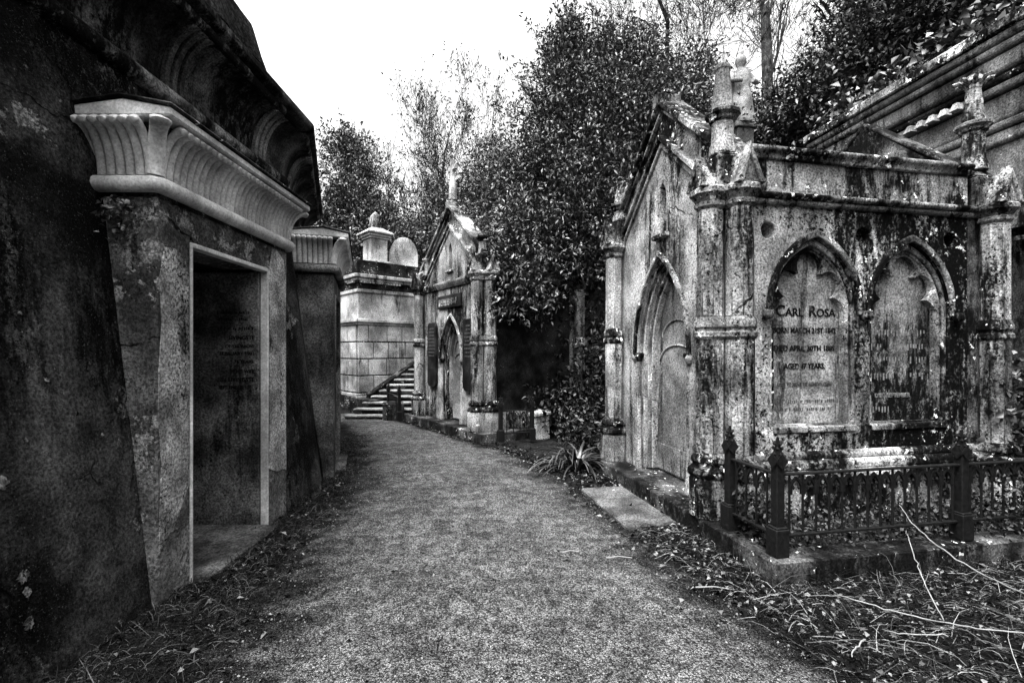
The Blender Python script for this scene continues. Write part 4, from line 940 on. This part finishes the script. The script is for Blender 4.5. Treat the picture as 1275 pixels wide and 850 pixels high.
def sprigs(T, paths, leaf, wid, mat, seedn):
    """long leafy shoots breaking the outline of a crown"""
    g = np.random.default_rng(seedn); random.seed(seedn); O = Vector(T.location); st = MB(); B, D = [], []
    for a, b in paths:
        a, b = Vector(a) - O, Vector(b) - O; m = (a + b) / 2 + Vector((0, 0, -.12)); pts = []
        for k in range(9):
            t = k / 8; pts.append(a * (1 - t) ** 2 + m * 2 * t * (1 - t) + b * t * t)
        st.tube(pts, [.016 - .0015 * k for k in range(9)], 4)
        for k in range(46):
            t = .15 + .85 * k / 45; i = min(7, int(t * 8)); f = t * 8 - i; p = pts[i].lerp(pts[i + 1], f); d = (pts[i + 1] - pts[i]).normalized()
            B.append(p + Vector((random.gauss(0, .05), random.gauss(0, .05), random.gauss(0, .05)))); D.append(d * .6 + Vector((random.gauss(0, .6), random.gauss(0, .6), random.gauss(0, .5))))
    tag(st.build('shoots', 'bark', T), kind='stuff')
    n = len(B); link_mesh('shoot_leaves', leaf_mesh('shoot_leaves', np.array(B), np.array(D), g.normal(size=(n, 3)), leaf * (.7 + .5 * g.random(n)), wid * (.7 + .5 * g.random(n)), g.random(n)), mat, T)['kind'] = 'stuff'
sprigs(LT, [(at(690, 160, 11), at(620, 62, 10.8)), (at(680, 150, 11), at(612, 128, 10.8)), (at(700, 100, 11.3), at(655, 20, 11)), (at(715, 70, 11.4), at(684, -20, 11)), (at(740, 60, 11.4), at(735, -25, 11)), (at(770, 70, 11.5), at(790, -10, 11.2)), (at(790, 90, 11.6), at(840, 30, 11.4)), (at(700, 90, 11.3), at(640, 75, 11)), (at(720, 60, 11.3), at(700, 0, 11)), (at(660, 200, 11), at(600, 170, 11)), (at(820, 110, 11.5), at(850, 60, 11.5)), (at(860, 150, 12), at(905, 90, 12)), (at(670, 130, 11), at(648, 95, 10.9)), (at(760, 50, 11.4), at(762, 0, 11.3))], .12, .05, 'leaf', 71)
evergreen('holly_tree', 'dark evergreen tree rising behind the obelisk at the far left', (-5.6, 19.5), 4, .25,
    [lobe(438, 260, 19.5, 1.5), lobe(435, 212, 19.5, 1.05, None, 1.5), lobe(455, 280, 19, 1.4), lobe(430, 185, 19.5, .7), lobe(410, 280, 20, 1.3), lobe(490, 305, 19.5, 1.1), lobe(470, 310, 19, 1.5), lobe(525, 315, 19.5, 1.2)],
    3600, 16, .14, .065, 12, mat='leaf_dull', spread=.4, shell=.5)
evergreen('yew_tree', 'broad evergreen tree filling the background behind the cross finial', (-1.5, 18.5), 4, .28,
    [lobe(595, 275, 18, 1.7), lobe(555, 285, 18.5, 1.3), lobe(625, 235, 18.5, 1.4), lobe(650, 270, 17.5, 1.8), lobe(590, 310, 17, 1.6), lobe(530, 310, 18, 1.4), lobe(640, 330, 16, 1.8), lobe(700, 300, 17, 2.0)],
    4600, 16, .13, .06, 13, mat='leaf_dull', spread=.4, shell=.5)
evergreen('ivy_clad_tree', 'ivy-clad evergreen mass above the tall grey vault at the upper right', (8.0, 13.0), 5, .3,
    [lobe(1060, 110, 12, 1.3), lobe(1020, 140, 12, 1.2), lobe(1110, 60, 11.5, 1.4), lobe(1160, 20, 11, 1.3), lobe(1220, -20, 11, 1.5), lobe(985, 165, 12.5, .9), lobe(1100, 20, 12.5, 1.2), lobe(950, 185, 12.5, .8)],
    4600, 16, .12, .07, 14, mat='ivy', spread=.36, shell=.5)
# unseen trees added behind the camera and to the sides to close the sky off low down, as on the real avenue
for k, (x, y, h, r) in enumerate([(9.5, -1.5, 8.5, 2.6), (8.5, -6.0, 9, 2.8), (4.0, -8.5, 9, 3.0), (-.5, -9.5, 9.5, 3.0), (-9.5, -3.5, 8.5, 2.8), (-11.5, 2.5, 8.5, 2.4), (-11.5, 8.5, 8.0, 2.2), (9.5, 4.0, 8.5, 2.2)]):
    evergreen('unseen_tree', 'dark evergreen tree, unseen and added to cut low sky light, %s' % ['behind the right vault, beside the camera', 'behind the right vault, to the rear', 'closing the avenue behind, right', 'closing the avenue behind, centre', 'inside the vault circle, to the rear', 'inside the vault circle, level with the near doorway', 'inside the vault circle, far side', 'over the roof of the tall grey vault'][k], (x, y), 3.5, .28,
        [(x, y, h * .55, r, r, h * .3), (x + r * .5, y + .6, h * .75, r * .7, r * .7, h * .22), (x - r * .5, y - .4, h * .72, r * .7, r * .7, h * .22)] , 1300, 8, .3, .16, 100 + k, mat='leaf_dull', spread=.5)
def bare(name, label, root, h, r, d, depth, seedn, mat='bark_pale', kids=3, spread=.6, up=.15, leaves=0, L=None, nb=None):
    gz = float(ground_h(np.array(root[0]), np.array(root[1])))
    T = thing(name, label, 'tree', (root[0], root[1], gz - .1), 0, 'trees behind the tombs'); random.seed(seedn)
    MB().tube([(d[0] * t * h + .09 * math.sin(t * 7 + seedn) * t, d[1] * t * h + .08 * math.sin(t * 5 + 1) * t, h * t) for t in np.linspace(0, 1, 12)], [r * (1.3 - .75 * t) for t in np.linspace(0, 1, 12)], 10).build('trunk', mat, T, 60)
    mb = MB(); tips = []
    nb = nb or kids + 1
    for k in range(nb):
        z = h * (1 - .55 * k / nb); a = Vector((random.gauss(d[0] * 2, .6 if k else .15), random.gauss(0, .5 if k else .15), random.uniform(.8, 1.5)))
        branch_tree(mb, (d[0] * z, d[1] * z, z), a, (L or h * .5) * (1 - .3 * k / nb), r * (.55 if k == 0 else random.uniform(.2, .34)), depth - (k > 2), kids, spread, .16, up, .006, tips)
    mb.build('branches', mat, T, 60)
    if leaves:
        b = np.array([t[0] for t in tips]); dd = np.array([t[1] for t in tips]); i = rng.integers(0, len(b), leaves)
        p = b[i] + rng.normal(size=(leaves, 3)) * .2
        link_mesh('crown', leaf_mesh('crown', p, dd[i] + rng.normal(size=(leaves, 3)), rng.normal(size=(leaves, 3)), .1 + .08 * rng.random(leaves), .05 + .04 * rng.random(leaves)), 'leaf_dull', T)
    return T
bare('bare_tree', 'leafless tree of fine upright twigs against the white sky above the small mausoleum', (-2.4, 19.5), 4.2, .2, (0, 0), 6, 21, 'bark', 3, .6, .18, 2200, 2.6, 8)
bare('bare_tree', 'slender leafless tree left of the cross finial', (-3.5, 20.5), 3.9, .15, (-.05, 0), 6, 22, 'bark', 3, .6, .18, 700, 2.3, 7)
bare('bare_tree', 'pale tall bare tree with thick trunk above the near pinnacle at upper right', (7.3, 14.0), 9.5, .2, (.01, 0), 6, 23, 'bark_pale', 3, .6, .1, 600, 2.2, 8)
bare('bare_tree', 'bare tree with spreading branches at the top edge behind the laurel', (5.0, 15.0), 7.0, .16, (-.03, 0), 6, 24, 'bark', 3, .65, .1, 400, 2.6, 8)
bare('bare_tree', 'dark bare tree at the upper right behind the ivy', (10.2, 13.8), 8.2, .22, (0, 0), 5, 25, 'bark', 3, .6, .1, 0, 2.4, 8)

# ------------------------------------------------------------------ ivy, shrubs, strap plant
def ivy(name, label, pts, n, sigma, size, mat='ivy', cat='ivy', nor=(0, -.5, .5), seedn=3):
    g = np.random.default_rng(seedn); P_ = np.array(pts, dtype=float); i = g.integers(0, len(P_), n)
    b = P_[i] + g.normal(size=(n, 3)) * np.array(sigma)
    b[:, 2] = np.maximum(b[:, 2], ground_h(b[:, 0], b[:, 1]) + .01)
    me = leaf_mesh(name, b, g.normal(size=(n, 3)) + [0, -.2, -.3], g.normal(size=(n, 3)) * .6 + np.array(nor), size * (.5 + g.random(n)), size * .8 * (.5 + g.random(n)), g.random(n))
    return tag(link_mesh(name, me, mat), label, cat, kind='stuff')
def mloc(b, a, z): v = Matrix.Rotation(RZM, 3, 'Z') @ Vector((b, a, 0)); return (1.82 + v.x, 3.33 + v.y, z)
ivy('ivy', 'ivy leaves tangled along the iron railing before the tablets', [mloc(b, a, z) for b in np.arange(.4, 3.6, .12) for a in (.3, .5, .7) for z in (.15, .25)] + [mloc(b, .1, z) for b in np.arange(2.0, 3.6, .1) for z in (.2, .4, .6)], 5200, (.09, .09, .06), .034, seedn=31, mat='ivy_dark')
ivy('ivy', 'ivy climbing beside the right end of the large mausoleum', [mloc(3.45 + .1 * math.sin(z * 5), .7, z) for z in np.arange(.1, 1.6, .08)], 900, (.12, .1, .08), .08, seedn=32)
ivy('ivy', 'ivy at the corner plinth between the near buttress and the railing', [mloc(.22, a, z) for a in np.arange(.3, .75, .08) for z in (.2, .3, .42)], 900, (.06, .06, .08), .045, seedn=33, mat='ivy_dark')
ivy('wall_plant', 'small dark plant rooted in the wall under the near cornice', [(-2.55 + .1 * random.random(), 3.04, 2.45 + .15 * random.random()) for _ in range(20)], 150, (.05, .03, .06), .035, seedn=36)
rv = lambda y, x, z: (5.5 - .1283 * y + .99 * x, 5.1 + .9917 * y + .128 * x, z)
ivy('ivy', 'ivy spilling over the coping of the tall grey vault', [rv(y, x, 5.42 + .25 * random.random()) for y in np.arange(.3, 3.2, .1) for x in (.3, .7, 1.1)], 4200, (.12, .15, .14), .11, seedn=34)
def shrub(label, p, n, r, h, leaf, seedn, mat='ivy_dark'):
    T = thing('shrub', label, 'shrub', (p[0], p[1], 0), 0, 'shrubs in the shade'); g = np.random.default_rng(seedn); random.seed(seedn)
    mb = MB()
    for k in range(9): mb.tube([(0, 0, 0), (random.gauss(0, .15) * r, random.gauss(0, .15) * r, h * .5), (random.gauss(0, .5) * r, random.gauss(0, .5) * r, h * random.uniform(.7, 1))], [.012, .009, .004], 4)
    mb.build('stems', 'bark', T)
    b = np.clip(g.normal(size=(n, 3)), -2, 2) * [r * .45, r * .45, h * .25] + [0, 0, h * .55]; b[:, 2] = np.maximum(b[:, 2], .02)
    link_mesh('foliage', leaf_mesh('foliage', b, g.normal(size=(n, 3)) + [0, 0, .2], g.normal(size=(n, 3)) * .5 + [0, 0, 1], leaf * (.6 + .6 * g.random(n)), leaf * .5 * (.6 + .6 * g.random(n)), g.random(n)), mat, T)
shrub('dark leafy shrub behind the white stone marker', (1.0, 9.4), 1600, .8, 1.0, .11, 41)
shrub('dark leafy shrub beside the far left buttress of the large mausoleum', (1.15, 7.5), 900, .45, .7, .09, 42)
shrub('tall dark shrub in the shade right of the small mausoleum', (1.9, 10.2), 2600, 1.1, 2.2, .13, 43)
shrub('dark undergrowth shrub deep between the two mausoleums', (2.4, 8.9), 2400, .9, 2.4, .13, 44)
def strap_plant():
    T = thing('strap_leaf_plant', 'clump of long arching strap leaves beside the kerb of the large mausoleum', 'plant', (.88, 6.75, 0)); random.seed(5)
    for k in range(58):
        a = random.uniform(0, 2 * math.pi); L = random.uniform(.5, .95); el_ = random.uniform(.45, 1.35); bx, by = random.gauss(0, .06), random.gauss(0, .06)
        dx, dy = math.cos(a), math.sin(a); wd = random.uniform(.014, .024); v, f = [], []
        x = z = 0.0; e = el_; nseg = 7
        for j in range(nseg + 1):
            t = j / nseg; ww = wd * (1 - t ** 2.5) + .002
            v += [(bx + dx * x - dy * ww, by + dy * x + dx * ww, max(z, .01)), (bx + dx * x, by + dy * x, max(z - .006, .004)), (bx + dx * x + dy * ww, by + dy * x - dx * ww, max(z, .01))]
            x += math.cos(e) * L / nseg; z += math.sin(e) * L / nseg; e -= (el_ + .55) / nseg * 1.25
        for j in range(nseg):
            o = 3 * j; f += [(o, o + 1, o + 4, o + 3), (o + 1, o + 2, o + 5, o + 4)]
        me = np_mesh('leaf', v, f, np.full(len(v), random.random()), True); link_mesh('leaf', me, 'strap', T)
strap_plant()

# ------------------------------------------------------------------ ground cover: grass, litter, gravel, dry stems
def edge_x(L, y):
    ys = [p[1] for p in L]; xs = [p[0] for p in L]; return np.interp(y, ys, xs)
def grass_left():
    n = 24000; y = .9 + 8.3 * rng.random(n) ** 1.3; wl = np.where(y < 5.95, -2.33, -2.33 - (y - 5.95) * .36); wl = np.where(y < 1.9, -2.33 - (1.9 - y) * .36, wl)
    ex = edge_x(LEFT, y) + .05; t = rng.random(n) ** 1.25; x = wl + .02 + (ex - wl) * t
    ok = ~((y > 3.42) & (y < 4.6) & (x < -2.26))
    x, y = x[ok], y[ok]; n = len(x)
    b = np.stack([x, y, np.zeros(n)], 1); d = rng.normal(size=(n, 3)) * [.7, .7, .25] + [.35, -.1, .55]
    o = link_mesh('grass', ribbons('grass', b, d, .05 + .17 * rng.random(n) ** 1.5, .003 + .004 * rng.random(n), .35 + .5 * rng.random(n)), 'grass')
    tag(o, 'matted grass and weeds along the foot of the black vault', 'grass', kind='stuff')
grass_left()
def litter(name, label, fx_, n, size, seedn, mat='litter', zup=.02):
    g = np.random.default_rng(seedn); b = fx_(g, n); n = len(b); b = np.column_stack([b, g.random(n) * zup + (.008 if zup else .036) + ground_h(b[:, 0], b[:, 1])])
    me = leaf_mesh(name, b, g.normal(size=(n, 3)) * [1, 1, .22], g.normal(size=(n, 3)) * .35 + [0, 0, 1], size * (.4 + .9 * g.random(n)), size * .7 * (.4 + .8 * g.random(n)), g.random(n), .35)
    tag(link_mesh(name, me, mat), label, 'leaves', kind='stuff')
def right_zone(g, n):
    y = 1.2 + 3.2 * g.random(n) ** .8; e = edge_x(RIGHT, y); x = e - .12 + g.random(n) ** 1.1 * (5.2 - e)
    a = -(x - 1.82) * .1913 + (y - 3.33) * .9815 ; b_ = (x - 1.82) * .9815 + (y - 3.33) * .1913
    ok = ~((b_ > -.02) & (a > -.02)); return np.column_stack([x, y])[ok]
def kerb_zone(g, n):
    a = g.random(n) * 4.6 - .3; b_ = -np.abs(g.normal(size=n)) * .26 - .02
    ok = ~((a > 1.2) & (a < 2.5) & (b_ > -.55) & (g.random(n) > .06))
    a, b_ = a[ok], b_[ok]; return np.column_stack([1.82 - .1913 * a + .9815 * b_, 3.33 + .9815 * a + .1913 * b_])
def far_zone(g, n):
    t = g.random(n); y = 6.5 + 5 * t; x = edge_x(RIGHT, y) + np.abs(g.normal(size=n)) * .3 - .12; return np.column_stack([x, y])
def left_zone(g, n):
    y = 1.6 + 7 * g.random(n); x = edge_x(LEFT, y) - .15 + g.normal(size=n) * .22; return np.column_stack([x, y])
litter('leaf_litter', 'dead leaves and debris covering the bank in the lower right foreground', right_zone, 12000, .042, 51, zup=.05)
litter('leaf_litter', 'dead leaves drifted against the kerb of the large mausoleum', kerb_zone, 2600, .055, 52, zup=.04)
litter('leaf_litter', 'dead leaves scattered along the far right edge of the path', far_zone, 1500, .06, 53)
litter('leaf_litter', 'sparse dead leaves along the left edge of the path', left_zone, 900, .05, 54)
def path_zone(g, n):
    t = g.random(n) ** 1.6; y = 1.2 + 9 * t; s = g.random(n); l, r = edge_x(LEFT, y), edge_x(RIGHT, y); return np.column_stack([l + (r - l) * s, y])
litter('leaf_litter', 'a few dead leaves and bits trodden into the gravel', path_zone, 260, .03, 55, zup=.0)
def pebbles():
    g = np.random.default_rng(61); xy = path_zone(g, 42000); n = len(xy)
    r = .0018 + .0085 * g.random(n) ** 6; s = (xy[:, 0] - edge_x(LEFT, xy[:, 1])) / (edge_x(RIGHT, xy[:, 1]) - edge_x(LEFT, xy[:, 1]))
    z = .006 + .035 * (1 - (2 * s - 1) ** 2) + r * .3
    c = np.column_stack([xy, z]); dirs = np.array([[1, 0, 0], [0, 1, 0], [-1, 0, 0], [0, -1, 0], [0, 0, .75], [0, 0, -.6]])
    an = g.random(n) * 6.28; ca, sa = np.cos(an), np.sin(an)
    v = c[:, None, :] + np.stack([dirs[None, :, 0] * ca[:, None] - dirs[None, :, 1] * sa[:, None], dirs[None, :, 0] * sa[:, None] + dirs[None, :, 1] * ca[:, None], np.repeat(dirs[None, :, 2], n, 0)], -1) * r[:, None, None] * (.6 + .8 * g.random((n, 6, 1)))
    t = np.array([[0, 1, 4], [1, 2, 4], [2, 3, 4], [3, 0, 4], [1, 0, 5], [2, 1, 5], [3, 2, 5], [0, 3, 5]])
    tr = (np.arange(n)[:, None, None] * 6 + t[None]).reshape(-1, 3)
    o = link_mesh('gravel', np_mesh('gravel', v.reshape(-1, 3), tr, np.repeat(g.random(n), 6)), 'pebble'); tag(o, 'loose gravel stones scattered over the path', 'gravel', kind='stuff')
pebbles()
def hay():
    g = rng; xy = right_zone(g, 26000); n = len(xy); b = np.column_stack([xy, .01 + .05 * g.random(n)])
    d = g.normal(size=(n, 3)) * [1, .8, .2] + [.3, 0, .18]
    o = link_mesh('dry_grass', ribbons('dry_grass', b, d, .08 + .3 * g.random(n) ** 2 + .4 * (g.random(n) > .985), .0025 + .003 * g.random(n), .25 + .2 * g.random(n)), 'hay')
    tag(o, 'tangle of dry grass stems over the lower right bank', 'dry grass', kind='stuff')
hay()
def stem(label, pts, r):
    P_ = [Vector(p) for p in pts]; out = []; random.seed(len(label))
    for i in range(len(P_) - 1):        # catmull-rom
        a, b, c, d = P_[max(i - 1, 0)], P_[i], P_[i + 1], P_[min(i + 2, len(P_) - 1)]
        for k in range(6):
            t = k / 6; out.append(.5 * ((2 * b) + (c - a) * t + (2 * a - 5 * b + 4 * c - d) * t * t + (3 * b - a - 3 * c + d) * t ** 3))
    out.append(P_[-1]); n = len(out); out = [p + Vector((random.gauss(0, .003), random.gauss(0, .003), random.gauss(0, .002))) for p in out]
    o = MB().tube(out, [r * (.5 + .5 * min(1, 3 * k / n)) for k in range(n)], 6).build('dry_stem', 'drystem', None, 60)
    tag(o, label, 'dry stem', 'bleached stems on the bank')
stem('long bright bleached stem arching from the railing down to the right edge', [at(1120, 628, 3.3), at(1140, 655, 3.15), at(1175, 685, 3.0), at(1230, 718, 2.85), at(1300, 750, 2.75)], .004)
stem('short pale stem standing upright against the railing', [at(1128, 660, 3.1), at(1138, 690, 3.0), at(1150, 722, 2.9), at(1174, 772, 2.6)], .0032)
stem('long thin stem lying level across the lower right bank', [at(1000, 741, 3.05), at(1045, 742, 3.0), at(1100, 757, 2.85), at(1160, 772, 2.7), at(1230, 783, 2.6), at(1300, 790, 2.55)], .0034)
stem('short pale stick lying nearest the bottom right corner', [at(1098, 782, 2.62), at(1125, 789, 2.6), at(1180, 790, 2.58)], .003)
stem('thin curved twig lying on the leaves by the kerb corner', [at(1060, 818, 2.4), at(1066, 805, 2.45), at(1078, 795, 2.5)], .004)
for k, (px, py, Y, a, L) in enumerate([(700, 690, 3.85, .2, .14), (755, 697, 3.75, .05, .2), (866, 738, 3.28, -.1, .25)]):
    x, y, z = at(px, py, Y); z = .05
    o = MB().tube([(0, 0, 0), (L * .5, .01, .006), (L, -.01, 0)], [.006, .005, .003], 5).build('twig', 'drystem', None, 60, 0, (x, y, z), (0, 0, a))
    tag(o, ['small twig lying on the middle of the gravel', 'pale stick on the gravel right of centre', 'pale stick among leaves at the right edge of the gravel'][k], 'twig', 'sticks on the path')
